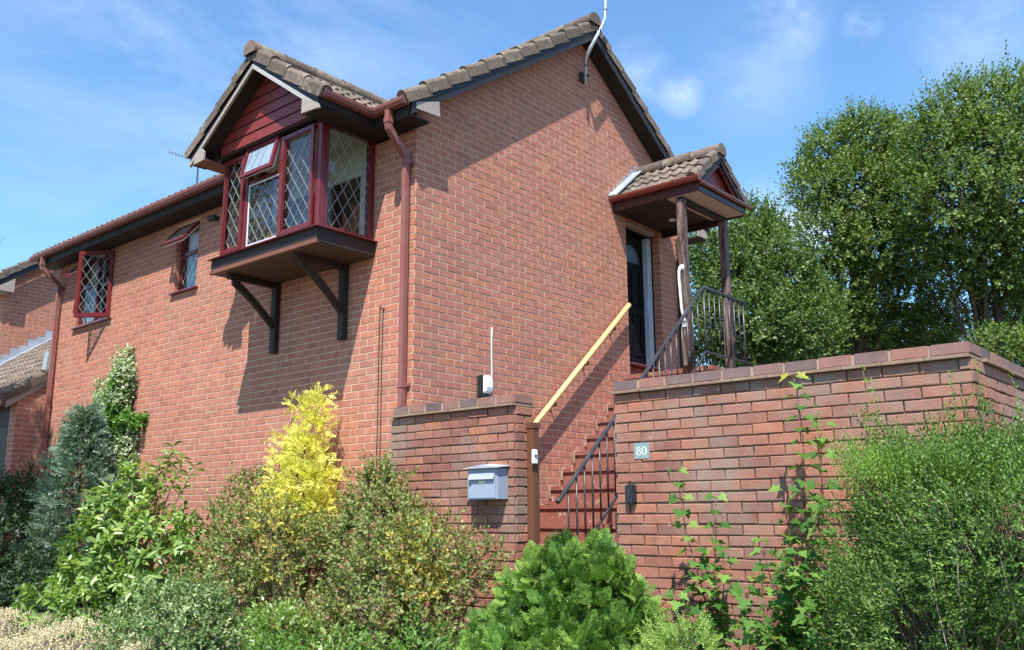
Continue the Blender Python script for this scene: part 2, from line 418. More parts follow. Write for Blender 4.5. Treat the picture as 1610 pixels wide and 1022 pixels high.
def pane(parent, O, u, n, a0, a1, z0, z1, up=(0, 0, 1), lat=True, du=.135, dz=.185, mat='glass'):
    O, u, n, up = V(*O), V(*u), V(*n), V(*up); g = MB()
    g.prism([O+u*a+up*b for a, b in ((a0, z0), (a1, z0), (a1, z1), (a0, z1))], n*.004)
    g.build('pane', M[mat], parent)
    if lat:
        l = MB(); lattice(l, O+n*.006, u, n, a0, a1, z0, z1, du, dz, up=up); l.build('leading', M['came'], parent)

# =================================================================== THE HOUSE
GZ = -2.35
LZ = 8.1
HX = 5.3
house = thing('house', 'two-storey red brick house with a gable end and a projecting bay window', 'house', (0, 0, GZ))
S1, S2 = .67, .69; AX = 2.85
EZ = 2.92; AZ = EZ+S1*(AX+.3)
top = lambda x: (EZ+S1*(x+.3)) if x < AX else AZ-S2*(x-AX)
# front wall (faces -X)
fh = [(.80, 2.20, 1.62, 2.72), (4.03, 4.57, 1.78, 2.66), (6.30, 7.38, 1.70, 2.70)]
mb = MB()
wall_slab(mb, 'Y', 0, .26, 0, LZ, GZ, 2.74, fh)
bricks(mb, (0, 0, 0), (0, 1, 0), (-1, 0, 0), 0, LZ, -2.4, 2.74, phase=0, holes=fh, endl=.0062)
reveal(mb, 'Y', fh[1:]); mb.build('front_wall', [M['mortar'], M['brick']], house)
# gable wall (faces -Y)
gh = [(3.74, 4.56, .62, 2.72)]
mb = MB()
wall_slab(mb, 'X', 0, .26, .26, HX, GZ, 2.74, gh)
mb.prism([(.0, 0, 2.74), (HX, 0, 2.74), (HX, 0, top(HX)-.10), (AX, 0, AZ-.10), (0, 0, top(0)-.10)], (0, .25, 0))
bricks(mb, (0, 0, 0), (1, 0, 0), (0, -1, 0), 0, HX, -2.4, 5., phase=0, holes=gh, top=lambda x: top(x)-.02, endl=.0062)
reveal(mb, 'X', gh); mb.build('gable_wall', [M['mortar'], M['brick']], house)
mb = MB(); mb.box(HX-.26, HX, .26, LZ, GZ, 2.9); mb.box(.26, HX-.26, LZ-.25, LZ, GZ, 2.9); mb.prism([(0, LZ, 2.9), (HX, LZ, 2.9), (AX, LZ, AZ-.1)], (0, -.2, 0))
mb.build('rear_wall', M['brick'], house)
# rooms behind the windows
mb = MB()
mb.box(.27, HX-.27, .27, LZ-.26, .60, .66, 0); mb.box(.27, HX-.27, .27, LZ-.26, 2.78, 2.82, 1)
mb.box(2.6, 2.7, .27, LZ-.26, .66, 2.78, 0); mb.box(.27, 2.6, 3.3, 3.4, .66, 2.78, 0); mb.box(.27, 2.6, 5.5, 5.6, .66, 2.78, 0)
mb.build('interior_room', [M['room'], M['ceil']], house)
# roof
roof = MB()
v1 = (1, 0, S1); L1 = (AX+.3)*math.hypot(1, S1)
tiles(roof, (-.34, -.12, EZ-.03), (0, 1, 0), v1, LZ+.32, L1+.04)
v2 = (-1, 0, S2); L2 = (5.65-AX)*math.hypot(1, S2)
tiles(roof, (5.68, -.12, AZ-S2*(5.68-AX)), (0, 1, 0), v2, LZ+.32, L2)
roof_o = roof.build('roof', M['tile'], house)
n1 = V(-S1, 0, 1)/math.hypot(1, S1); n2 = V(S2, 0, 1)/math.hypot(1, S2)
mb = MB(); verge(mb, (-.33, -.235, EZ-.02), v1, (0, 1, 0), L1+.02, n1); verge(mb, (5.66, -.235, AZ-S2*(5.66-AX)), v2, (0, 1, 0), L2, n2)
mb.build('verge_tiles', M['tile'], roof_o)
mb = MB(); ridge(mb, (AX-.03, -.26, AZ+.035), (AX-.03, LZ+.2, AZ+.035)); mb.build('ridge_tiles', M['tile'], roof_o)
# bargeboards and kneelers of the gable
for x0, x1, s, nm in ((-.27, AX, 1, 'l'), (5.60, AX, -1, 'r')):
    zt = lambda x: top(x)-.045
    mb = MB(); mb.prism([(x0, -.215, zt(x0)-.15), (x1, -.215, zt(x1)-.15), (x1, -.215, zt(x1)), (x0, -.215, zt(x0))][::s], (0, .022, 0))
    mb.build('bargeboard', M['barge_dark'], house)
    mb = MB(); mb.prism([(x0, -.193, zt(x0)-.14), (x1, -.193, zt(x1)-.14), (x1, -.193, zt(x1)-.12), (x0, -.193, zt(x0)-.12)][::s], (0, .19, 0))
    mb.build('verge_soffit', M['soffit'], house)
mb = MB(); mb.prism([on('Y', -.218, *p) for p in ((655, 170), (692, 184), (691, 160), (655, 160))], (0, .02, 0)); mb.prism([(-.27, -.19, 2.745), (-.01, -.19, 2.745), (-.01, -.19, 2.76), (-.27, -.19, 2.76)], (0, .17, 0), 1)
mb.build('kneeler', [M['barge_worn'], M['soffit']], house)
mb = MB(); mb.prism([(5.28, -.2105, 2.80), (5.52, -.2105, 2.80), (5.56, -.2105, 2.86), (5.30, -.2105, 3.04)], (0, .02, 0)); mb.box(5.3, 5.56, -.19, 3., 2.78, 2.80, 1)
mb.build('kneeler', [M['barge_worn'], M['soffit']], house)
# eaves (fascia, soffit), broken where the bay roof crosses
for y0, y1 in ((-.18, .30), (2.64, LZ+.16)):
    mb = MB(); mb.box(-.285, -.262, y0, y1, 2.735, 2.90); mb.box(-.262, -.0075, max(y0, -.19), y1, 2.742, 2.756)
    mb.build('eaves_board', M['soffit'], house)
gut1 = gutter_part('gutter', (-.287, -.20, 2.905), (-.287, .40, 2.905), (-1, 0, 0), M['gutter'], house, brk=.30)
gut2 = gutter_part('gutter', (-.287, 2.56, 2.905), (-.287, LZ+.23, 2.90), (-1, 0, 0), M['gutter'], house, brk=.92)
downpipe(house, .085, 2.86, -.075, -.335, M['gutter'], .05)
downpipe(house, 7.93, 2.86, -2.0, -.335, M['gutter'], 7.95)
mb = MB(); mb.tube([(5.02, -.05, 2.72), (5.02, -.05, .62)], .045, 10); mb.build('downpipe', M['black'], house, smooth=True)

# ------------------------------------------------------------- bay window
BX, B0, B1 = -.70, .62, 2.36
bay = MB(); bay.box(-.742, -.0075, .585, 2.445, 1.515, 1.655)
bay = bay.build('bay_window', M['basewood'], house)
mb = MB(); mb.box(-.756, -.742, .575, 2.455, 1.500, 1.545); mb.box(-.742, -.72, .575, 2.455, 1.500, 1.515); mb.build('base_trim', M['baseedge'], bay, bevel=.003)
mb = MB(); mb.box(-.72, -.0075, .60, 2.43, 1.502, 1.514); mb.build('base_underside', paint('bay underside', (.075, .042, .03), .6, .3), bay)
mb = MB(); mb.prism([(-.785, .545, 1.657), (-.785, 2.475, 1.657), (-.785, 2.475, 1.668), (-.785, .545, 1.668)], (.78, 0, .0)); mb.build('sill', M['upvc'], bay, bevel=.003)
# frame
fr = MB()
zb, zt_ = 1.669, 2.80
fr.box(BX, BX+.06, B0, B0+.085, zb, zt_); fr.box(BX, BX+.06, B1-.05, B1, zb, zt_)
fr.box(BX-.008, BX+.052, 1.255, 1.315, zb, zt_); fr.box(BX-.008, BX+.052, 1.865, 1.925, zb, zt_)
for a, b in ((B0+.085, 1.255), (1.315, 1.865), (1.925, B1-.05)):
    fr.box(BX+.004, BX+.056, a, b, zb, zb+.05); fr.box(BX+.004, BX+.056, a, b, zt_-.045, zt_)
fr.box(BX+.004, BX+.056, 1.315, 1.865, 2.40, 2.445)
fr.box(BX+.06, BX+.10, B0+.001, B0+.07, zb, zt_)
for yy in (B0, B1-.06):
    fr.box(-.075, -.0075, yy, yy+.06, zb, zt_); fr.box(BX+.10, -.075, yy, yy+.06, zb, zb+.05); fr.box(BX+.10, -.075, yy, yy+.06, zt_-.045, zt_)
fr.build('window_frame', M['upvc'], bay, bevel=.004)
# casements on the front
def casement(parent, O, u, n, a0, a1, z0, z1, w=.042, up=(0, 0, 1), mat='upvc', du=.115, dz=.19, name='sash'):
    m_ = MB(); bars(m_, O, u, n, a0, a1, z0, z1, w, .03, up=up); o = m_.build(name, M[mat], parent, bevel=.003)
    e = w*1.28-.002
    return o, (a0+e, a1-e, z0+e, z1-e)
for a, b in ((B0+.09, 1.25), (1.93, B1-.052)):
    casement(bay, (BX-.004, 0, 0), (0, 1, 0), (-1, 0, 0), a, b, zb+.03, zt_-.035)
    e = .052; pane(bay, (BX+.012, 0, 0), (0, 1, 0), (-1, 0, 0), a+e, b-e, zb+.03+e, zt_-.035-e)
pane(bay, (BX+.02, 0, 0), (0, 1, 0), (-1, 0, 0), 1.315, 1.865, zb+.05, 2.40)
mb = MB(); bars(mb, (BX+.015, 0, 0), (0, 1, 0), (-1, 0, 0), 1.315, 1.865, zb+.05, 2.40, .012, .012); mb.build('glazing_bead', M['rubber'], bay)
# open top vent
th = R(13); upv = (math.sin(th), 0, math.cos(th)); nv = (-math.cos(th), 0, math.sin(th))
hz = 2.80
Ov = (BX-.012, 0, hz)
casement(bay, Ov, (0, 1, 0), nv, 1.300, 1.880, -.365, 0, .045, upv)
pane(bay, V(*Ov)+V(*nv)*.012, (0, 1, 0), nv, 1.358, 1.822, -.307, -.057, upv, du=.13, dz=.50, mat='vent_sky')
mb = MB(); bars(mb, V(*Ov)-V(*nv)*.022, (0, 1, 0), nv, 1.312, 1.868, -.355, -.005, .03, .02, up=upv); mb.build('vent_seal', M['rubber'], bay)
# side lights
pane(bay, (0, B0+.03, 0), (1, 0, 0), (0, -1, 0), BX+.10, -.075, zb+.05, zt_-.045, du=.135, dz=.21)
pane(bay, (0, B1-.03, 0), (1, 0, 0), (0, 1, 0), BX+.10, -.075, zb+.05, zt_-.045)
# inside: board floor, ceiling, curtains
mb = MB(); mb.box(BX+.06, .27, B0+.065, B1-.065, 2.80, 2.81, 0); mb.build('ceiling_board', M['ceil'], bay); mb = MB(); mb.box(BX+.06, .27, B0+.065, B1-.065, 1.656, 1.668, 0); mb.build('window_board', M['white'], bay)
def curtain(parent, x, y0, y1, z0, z1, amp=.02, k=9, mat='curtain', axis='Y'):
    c = MB(); n_ = int((y1-y0)/.012); vs = []
    for i in range(n_+1):
        y = y0+(y1-y0)*i/n_; o_ = amp*math.sin(i*2*math.pi/k)
        for z in (z0, z1): vs.append((x+o_, y, z) if axis == 'Y' else (y, x+o_, z))
    c.add(vs, [(2*i, 2*i+2, 2*i+3, 2*i+1) for i in range(n_)]); c.build('curtain', M[mat], parent, smooth=True)
mb = MB(); mb.box(-.03, -.015, .66, 2.32, 2.44, 2.795); mb.build('ceiling_stand_in', M['ceil'], bay)  # cream panel added so the side pane shows a bright ceiling tone
curtain(bay, -.035, B0+.05, B0+.20, 1.67, 2.44, .008, 9, 'ceil')
curtain(bay, -.10, B1-.30, B1-.09, 1.67, 2.74)
curtain(bay, .16, .84, 1.0, .7, 2.7); curtain(bay, .16, 1.98, 2.18, .7, 2.7)
# brackets
for y in (1.035, 2.23):
    mb = MB(); mb.box(-.072, -.0065, y-.045, y+.045, .70, 1.499); mb.build('bracket', M['basewood'], bay, bevel=.005)
    mb = MB()
    pts = []
    for i in range(9):                                   # curved brace
        t = i/8; x = -.07-.53*t; z = 1.02+.42*t+.03*math.sin(t*math.pi); pts.append((x, z))
    P = [(x, y-.03, z-.055) for x, z in pts]+[(x, y-.03, z+.03) for x, z in pts[::-1]]
    mb.prism(P, (0, .06, 0)); mb.box(-.66, -.072, y-.035, y+.035, 1.44, 1.499); mb.build('brace', M['basewood'], bay, bevel=.004)
# bay gable cladding
BC = 1.47; BE = 2.88; BS = .70; BH = 1.16
cl = MB(); z = 2.82; k = 0
while z < 3.55:
    z1 = z+.125; hw0 = min(BH-.32, (BE+BS*BH-.10-z)/BS); hw1 = (BE+BS*BH-.10-z1)/BS
    if hw1 < .02: hw1 = .02
    hw0 = min(hw0, .86)
    hw1 = min(hw1, .86)
    cl.prism([(BX-.088, BC-hw0, z+.006), (BX-.088, BC+hw0, z+.006), (BX-.085, BC+hw1, z1-.012), (BX-.085, BC-hw1, z1-.012)], (.02, 0, 0))
    cl.prism([(BX-.074, BC-hw0, z-.012), (BX-.074, BC+hw0, z-.012), (BX-.074, BC+hw0, z+.006), (BX-.074, BC-hw0, z+.006)], (.07, 0, 0), 1)
    z = z1
cl.build('cladding', [M['clad'], M['soffit']], bay, bevel=.002)
# bay roof
mb = MB(); LB = BH*math.hypot(1, BS)
tiles(mb, (-.90, BC-BH-.02, BE-.01), (1, 0, 0), (0, 1, BS), 2.2, LB)
tiles(mb, (-.90, BC+BH+.02, BE-.01), (1, 0, 0), (0, -1, BS), 2.2, LB)
br = mb.build('bay_roof', M['tile'], house)
nb1 = V(0, -BS, 1)/math.hypot(1, BS); nb2 = V(0, BS, 1)/math.hypot(1, BS)
mb = MB(); verge(mb, (-1.01, BC-BH-.02, BE-.01), (0, 1, BS), (1, 0, 0), LB, nb1); verge(mb, (-1.01, BC+BH+.02, BE-.01), (0, -1, BS), (1, 0, 0), LB, nb2)
mb.build('verge_tiles', M['tile'], br)
RZ = BE+BS*BH
mb = MB(); ridge(mb, (-1.04, BC, RZ+.02), (.95, BC, RZ+.02), rad=.11); mb.build('ridge_tiles', M['tile'], br)
for sgn in (-1, 1):
    yA, yB = BC+sgn*(BH-.02), BC
    zA, zB = BE-.035, RZ-.045
    mb = MB(); q = [(-.985, yA, zA-.075), (-.985, yB, zB-.075), (-.985, yB, zB), (-.985, yA, zA)]
    mb.prism(q, (.02, 0, 0)); q = [(-.988, yA, zA-.125), (-.988, yB, zB-.125), (-.988, yB, zB-.0752), (-.988, yA, zA-.0752)]
    mb.prism(q, (.026, 0, 0), 1); mb.build('bargeboard', [M['barge_dark'], M['barge_pale' if sgn < 0 else 'barge_worn']], br)
    mb = MB(); q = [(-.962, yA, zA-.10), (-.962, yB, zB-.10), (-.962, yB, zB-.08), (-.962, yA, zA-.08)]; mb.prism(q, (.172, 0, 0)); mb.build('verge_soffit', M['soffit'], br)
    y0, y1 = (B1+.005, BC+BH-.02) if sgn > 0 else (BC-BH+.02, B0-.005)
    ym = y1 if sgn > 0 else y0; yi = y0 if sgn > 0 else y1
    mb = MB(); kp = ((304, 259), (319.5, 251), (321, 238), (316, 233), (306, 250)) if sgn > 0 else ((473.4, 178), (501.5, 168), (499, 161), (475, 153))
    mb.prism([on('X', -.992, *p) for p in kp], (.02, 0, 0), 0)
    mb.box(-.97, -.02, y0, y1, 2.755, 2.772, 1); mb.box(-.96, -.02, ym-.01, ym+.01, 2.775, 2.86, 2)
    mb.build('eaves_box', [M['barge_worn'], M['baseedge'] if sgn > 0 else M['soffit'], M['soffit']], br)
gutter_part('gutter', (-.97, BC-BH+.01, 2.90), (-.395, BC-BH+.01, 2.895), (0, -1, 0), M['gutter'], br, brk=.38, w=.095, h=.06)

# ------------------------------------------------------------- front windows
def sillp(parent, y0, y1, z, x=-.05):
    m_ = MB(); m_.prism([(x, y0, z-.03), (x, y1, z-.03), (x, y1, z-.008), (x, y0, z-.008)], (.12, 0, .012)); m_.build('sill', M['upvc'], parent, bevel=.003)
w1 = MB(); w1.box(.06, .12, 4.03, 4.085, 1.78, 2.66); w1.box(.06, .12, 4.515, 4.57, 1.78, 2.66); w1.box(.062, .118, 4.085, 4.515, 1.78, 1.83); w1.box(.062, .118, 4.085, 4.515, 2.61, 2.66); w1.box(.062, .118, 4.085, 4.515, 2.27, 2.32)
w1 = w1.build('window', M['upvc'], house, bevel=.003)
sillp(w1, 3.98, 4.62, 1.78)
pane(w1, (.085, 0, 0), (0, 1, 0), (-1, 0, 0), 4.085, 4.515, 1.83, 2.27)
curtain(w1, .16, 4.05, 4.56, 1.8, 2.62, .012, 7)
th2 = R(40); up2 = (math.sin(th2), 0, math.cos(th2)); nn2 = (-math.cos(th2), 0, math.sin(th2)); O2 = (.04, 0, 2.66)
casement(w1, O2, (0, 1, 0), nn2, 4.04, 4.56, -.40, 0, .045, up2)
pane(w1, V(*O2)+V(*nn2)*.012, (0, 1, 0), nn2, 4.098, 4.502, -.342, -.058, up2)
mb = MB(); bars(mb, V(*O2)-V(*nn2)*.022, (0, 1, 0), nn2, 4.052, 4.548, -.39, -.005, .03, .02, up=up2); mb.build('vent_seal', M['rubber'], w1)
w2 = MB()
for a in (6.30, 6.83, 7.33): w2.box(.03, .09, a, a+.05, 1.70, 2.70)
for a, b in ((6.35, 6.83), (6.88, 7.33)): w2.box(.032, .088, a, b, 1.70, 1.75); w2.box(.032, .088, a, b, 2.65, 2.70)
w2.box(.032, .088, 6.88, 7.33, 2.27, 2.32)
w2 = w2.build('window', M['upvc'], house, bevel=.003)
sillp(w2, 6.24, 7.44, 1.70)
pane(w2, (.055, 0, 0), (0, 1, 0), (-1, 0, 0), 6.88, 7.33, 1.75, 2.27)
curtain(w2, .15, 6.32, 6.60, 1.72, 2.68, .02, 9); curtain(w2, .15, 6.9, 7.36, 1.72, 2.68, .012, 7)
a_ = math.atan2(.30, .42); uo = (-math.sin(a_), math.cos(a_), 0); no = (-math.cos(a_), -math.sin(a_), 0)
casement(w2, (.0, 6.30, 0), uo, no, 0, .53, 1.715, 2.69, .05)
pane(w2, V(0, 6.30, 0)+V(*no)*.012, uo, no, .062, .468, 1.777, 2.628)
O3 = (.01, 0, 2.70)
casement(w2, O3, (0, 1, 0), nn2, 6.87, 7.37, -.38, 0, .045, up2)
pane(w2, V(*O3)+V(*nn2)*.012, (0, 1, 0), nn2, 6.93, 7.31, -.32, -.058, up2)
# front door in its recess
mb = MB(); mb.box(3.74, 3.80, .11, .17, .82, 2.70); mb.box(4.50, 4.56, .11, .17, .82, 2.70); mb.box(3.80, 4.50, .112, .168, 2.63, 2.70)
mb.box(3.74, 4.56, .11, .24, .62, .79, 1); mb.prism([(3.745, -.03, .790), (4.555, -.03, .790), (4.555, -.03, .815), (3.745, -.03, .815)], (0, .18, 0), 2)
df = mb.build('door_frame', [M['door'], M['riser'], M['upvc']], house, bevel=.003)
mb = MB(); mb.box(3.80, 4.44, .20, .245, .82, 2.63)
for x0, x1, z0, z1 in ((3.87, 4.09, .98, 1.55), (4.14, 4.36, .98, 1.55), (3.87, 4.09, 1.68, 2.15), (4.14, 4.36, 1.68, 2.15)):
    bars(mb, (0, .20, 0), (1, 0, 0), (0, -1, 0), x0, x1, z0, z1, .025, .012)
dr = mb.build('front_door', M['door'], df, bevel=.003)
mb = MB(); mb.box(4.44, 4.47, .12, .20, .82, 2.63); mb.box(4.475, 4.50, .10, .19, .82, 2.63); mb.box(4.425, 4.44, .13, .175, 1.6, 1.78); mb.build('door_edge', M['doorframe'], df, bevel=.003)
mb = MB(); mb.tube([(3.86, .19, 1.72), (3.86, .15, 1.72), (3.95, .15, 1.72)], .01, 8); mb.build('door_handle', M['metal'], df, smooth=True)
mb = MB(); mb.prism([(4.12+.22*math.cos(t), .195, 2.24+.24*math.sin(t)) for t in np.linspace(0, math.pi, 13)], (0, -.004, 0)); mb.build('door_light', paint('obscured glass', (.03, .035, .035), .3), df)
mb = MB(); mb.box(3.80, 4.50, .03, .11, 2.655, 2.70); mb.build('door_head', M['barge_worn'], df)

# ------------------------------------------------------------- porch
porch = thing('porch_canopy', 'small pitched tiled porch roof on two peeling posts over the front door', 'porch', (4.06, -.6, .62))
PC, PE, PS, PH, PY = 4.06, 2.885, .80, .62, -1.25
PRZ = PE+PS*PH; LP = PH*math.hypot(1, PS)
mb = MB(); tiles(mb, (PC-PH-.02, PY+.10, PE), (0, 1, 0), (1, 0, PS), -PY-.11, LP, gauge=.26, rollw=.14); tiles(mb, (PC+PH+.02, PY+.10, PE), (0, 1, 0), (-1, 0, PS), -PY-.11, LP, gauge=.26, rollw=.14)
pr = mb.build('roof', M['tile'], porch)
np1 = V(-PS, 0, 1)/math.hypot(1, PS); np2 = V(PS, 0, 1)/math.hypot(1, PS)
mb = MB(); verge(mb, (PC-PH-.02, PY-.01, PE), (1, 0, PS), (0, 1, 0), LP, np1, gauge=.26, h=.09); verge(mb, (PC+PH+.02, PY-.01, PE), (-1, 0, PS), (0, 1, 0), LP, np2, gauge=.26, h=.09); mb.build('verge_tiles', M['tile'], pr)
mb = MB(); ridge(mb, (PC, PY-.03, PRZ+.025), (PC, -.012, PRZ+.025), rad=.11); mb.build('ridge_tiles', M['tile'], pr)
mb = MB(); mb.prism([(PC-PH+.02, PY+.10, PE-.02), (PC+PH-.02, PY+.10, PE-.02), (PC, PY+.10, PRZ-.03)], (0, .02, 0)); mb.build('pediment', M['clad'], porch)
for s_ in (-1, 1):
    mb = MB(); xA = PC+s_*(PH-.02); q = [(xA, PY+.005, PE-.09), (PC, PY+.005, PRZ-.115), (PC, PY+.005, PRZ-.045), (xA, PY+.005, PE-.03)]
    mb.prism(q, (0, .02, 0)); mb.build('bargeboard', M['barge_dark'], porch)
    mb = MB(); xB = PC+s_*(PH-.10); q = [(xB, PY+.03, PE-.075), (PC, PY+.03, PRZ-.165), (PC, PY+.03, PRZ-.125), (xB, PY+.03, PE-.035)]
    mb.prism(q, (0, .02, 0)); mb.build('inner_board', M['upvc'], porch)
mb = MB(); mb.box(PC-PH+.01, PC+PH-.01, PY-.005, PY+.02, 2.73, 2.84); mb.box(PC-PH+.01, PC-PH+.03, PY+.02, -.008, 2.73, 2.87); mb.box(PC+PH-.03, PC+PH-.01, PY+.02, -.008, 2.70, 2.87)
mb.build('fascia', M['brownwood'], porch)
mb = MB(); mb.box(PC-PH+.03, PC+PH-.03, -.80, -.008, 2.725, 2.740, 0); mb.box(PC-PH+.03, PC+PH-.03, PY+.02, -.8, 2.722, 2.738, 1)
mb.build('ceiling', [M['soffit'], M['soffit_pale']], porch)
gutter_part('gutter', (PC-PH+.005, PY-.04, 2.90), (PC-PH+.005, -.012, 2.905), (-1, 0, 0), M['porchgut'], porch, w=.085, h=.06, brk=.5)
gutter_part('gutter', (PC-PH+.008, PY-.008, 2.845), (PC+PH+.07, PY-.008, 2.842), (0, -1, 0), M['porchgut'], porch, w=.05, h=.04, brk=.45)
for x in (PC-.53, PC+.53):
    mb = MB(); mb.box(x-.05, x+.05, -1.01, -.91, .622, 2.70); mb.build('post', M['peel'], porch, bevel=.012)
mb = MB(); mb.box(PC-PH+.05, PC+PH-.05, -1.0, -.93, 2.66, 2.721); mb.box(4.62, 4.66, -.90, -.01, 2.65, 2.722); mb.build('beam', M['soffit'], porch)
mb = MB(); mb.tube([(4.21, -.43, 2.724), (4.21, -.43, 2.712)], .045, 16); mb.build('spotlight', M['white'], porch, smooth=False)
# stepped lead flashing on wall and roof
mb = MB()
for i in range(8):
    x = PC-PH-.06+i*.085; zb_ = PE+PS*(x-(PC-PH))-.02; mb.box(x, x+.085, -.0105, -.0075, zb_+.02, math.ceil((zb_+.17)/.075)*.075, r=.5)
q = [(PC-PH-.08, -.14, PE-.01), (PC-PH-.08, -.012, PE+.0), (PC-.05, -.012, PRZ+.02), (PC-.05, -.14, PRZ+.02)]
mb.prism([(a, b, c+.035) for a, b, c in q], (0, 0, .02)); mb.build('flashing', M['lead'], porch)

# ------------------------------------------------------------- steps
steps = thing('entrance_steps', 'flight of worn red painted steps climbing to the front door landing', 'steps', (2.6, -.6, GZ))
mb = MB()
for i in range(15):
    k = i-6; x0 = 1.84+.228*k; z1 = -.976+.2*k
    if z1 > .6: break
    mb.box(x0+.012, x0+.228+.012, -1.19, -.008, GZ, z1-.05, 1)
mb.box(3.572, 5.1, -1.24, -.008, GZ, .56, 1)
mb.build('stair_body', [M['step'], M['riser']], steps)
for i in range(14):
    k = i-6; x0 = 1.84+.228*k; z1 = -.976+.2*k
    if k > 6: break
    m2 = MB(); m2.box(x0-.008, x0+.24, -1.20, -.008, z1-.05, z1); m2.build('tread', M['step'], steps, bevel=.008)
m2 = MB(); m2.box(3.565, 5.12, -1.25, -.008, .56, .622); m2.build('landing', M['step'], steps, bevel=.008)
# concrete fillets where the treads meet the wall
mb = MB()
for i in range(13):
    k = i-6; x0 = 1.84+.228*k; z1 = -.976+.2*k
    j = [random.uniform(-.015, .015) for _ in range(6)]
    mb.prism([(x0-.009, -.026, z1-.13), (x0-.022+j[0], -.012, z1-.12), (x0-.03+j[1], -.012, z1-.05), (x0-.018, -.012, z1+.008), (x0+.05, -.012, z1+.016+j[3]*.5), (x0+.15, -.012, z1+.001), (x0-.009, -.026, z1+.001)], (0, .0045, 0))
mb.build('cement_fillet', paint('cement render', (.33, .20, .15), .95, .5, .5, (.30, .17, .12), .1, 20, bst=.6), steps)

# ------------------------------------------------------------- iron balustrade
bal = thing('iron_balustrade', 'grey-black iron railing rising beside the red steps and round the landing', 'railing', (2., -1.22, -2.))
sl = .877; X0, Z0 = .694, -.956; X1 = 3.525; Z1 = 1.54
rz = lambda x: Z0+(x-X0)*(Z1-Z0)/(X1-X0)
def flat(name, pts, w, t, mat, parent):
    m_ = MB(); m_.tube(pts, w, 8); return m_.build(name, mat, parent, smooth=True)
flat('top_rail', [(X0-.02, -1.2, Z0-.015), (X0, -1.2, Z0), (X1, -1.2, Z1), (X1+.03, -1.2, Z1+.012), (4.62, -1.2, 1.54)], .021, 0, M['iron'], bal)
flat('bottom_rail', [(X0+.18, -1.2, rz(X0+.18)-.76), (X1, -1.2, Z1-.765), (X1+.03, -1.2, Z1-.765), (4.62, -1.2, .772)], .014, 0, M['iron'], bal)
x = .838
while x < 3.50:
    m_ = MB(); m_.tube([(x, -1.2, rz(x)-.76), (x, -1.2, rz(x)-.005)], .0105, 6); m_.build('baluster', M['iron'], bal, smooth=True); x += .127
for i in range(9):
    x = 3.54+i*.125; m_ = MB(); m_.tube([(x, -1.2, .64 if i in (0, 8) else .775), (x, -1.2, 1.535)], .0145 if i in (0, 8) else .0105, 6); m_.build('baluster', M['iron'], bal, smooth=True)
for x in (.9, 1.9, 2.9):
    m_ = MB(); m_.tube([(x, -1.2, rz(x)-.75), (x, -1.2, rz(x)-1.12)], .014, 6); m_.build('support', M['iron'], bal, smooth=True)

# white grab rail on the porch post
g = MB(); g.tube([(3.478, -.96, 1.83), (3.43, -.96, 1.815), (3.405, -.96, 1.76), (3.40, -.96, 1.66), (3.43, -.96, 1.30), (3.455, -.975, 1.17), (3.478, -.98, 1.15)], .016, 10)
gr = thing('grab_rail', 'curved white grab rail fixed to the left porch post', 'grab rail', (3.47, -.96, 1.15)); g.build('rail', M['white'], gr, smooth=True)
for z in (1.13, 1.83): m_ = MB(); m_.tube([(3.481, -.96, z), (3.472, -.96, z)], .035, 12); m_.build('flange', M['white'], gr)

# yellow wall handrail
hr = thing('handrail', 'cream yellow handrail on brackets climbing the gable wall', 'handrail', (1.7, -.1, -.15))
ya, yb = V(1.20, -.105, -.56), V(3.61, -.105, 1.518)
m_ = MB(); m_.tube([ya, yb], .031, 12); m_.build('rail', M['yellow'], hr, smooth=True, bevel=0)
for t in (.12, .36, .62, .86):
    p = ya+(yb-ya)*t; m_ = MB(); m_.tube([p+V(0, 0, -.028), p+V(.01, 0, -.075), p+V(.02, .06, -.085), p+V(.02, .094, -.085)], .009, 8); m_.tube([p+V(.02, .096, -.085), p+V(.02, .088, -.085)], .027, 10); m_.build('bracket', M['black'], hr, smooth=True)

# =================================================================== garden walls
def garden_wall(name, label, segs, loc, joints):
    t = thing(name, label, 'wall', loc, 'old brick garden walls beside the steps')
    mb = MB(); segs(mb); w = mb.build('brickwork', [M['oldmortar'], M['oldbrick']], t); return t
def swall(mb):
    mb.box(-.10, .115, -1.36, .16, GZ-.3, -.18)
    mb.box(.115, .116, -1.2, -1.1, GZ, GZ+.1)
    kw = dict(proud=.020, jit=.004, ch=.005, wob=.003, mi=1, mt=.0095)
    bricks(mb, (-.10, 0, -.03), (0, -1, 0), (-1, 0, 0), -.16, 1.36, -2.4, -.151, phase=.06, endr=.009, **kw)
    bricks(mb, (0, -1.36, -.03), (1, 0, 0), (0, -1, 0), -.10, .115, -2.4, -.151, phase=.01, endl=.009, **kw)
sw = garden_wall('garden_wall', 'short old brick wall carrying the grey letterbox, left of the steps', swall, (0, -.6, GZ), None)
def bwall(mb):
    mb.box(-.10, .115, -4.92, -2.39, GZ-.3, -.18); mb.box(.115, 5.2, -4.92, -4.705, GZ-.3, -.18)
    kw = dict(proud=.020, jit=.004, ch=.005, wob=.003, mi=1, mt=.0095)
    bricks(mb, (-.10, 0, -.03), (0, -1, 0), (-1, 0, 0), 2.39, 4.92, -2.4, -.151, phase=.03, endr=.009, endl=.004, **kw)
    bricks(mb, (0, -4.92, -.03), (1, 0, 0), (0, -1, 0), -.10, 5.2, -2.4, -.151, phase=.012, endl=.009, **kw)
    bricks(mb, (0, -2.39, -.03), (1, 0, 0), (0, 1, 0), -.10, .115, -2.4, -.151, phase=.0, **kw)
bw_ = garden_wall('garden_wall', 'long old brick retaining wall bearing the number plate, right of the steps', bwall, (0, -3.6, GZ), None)
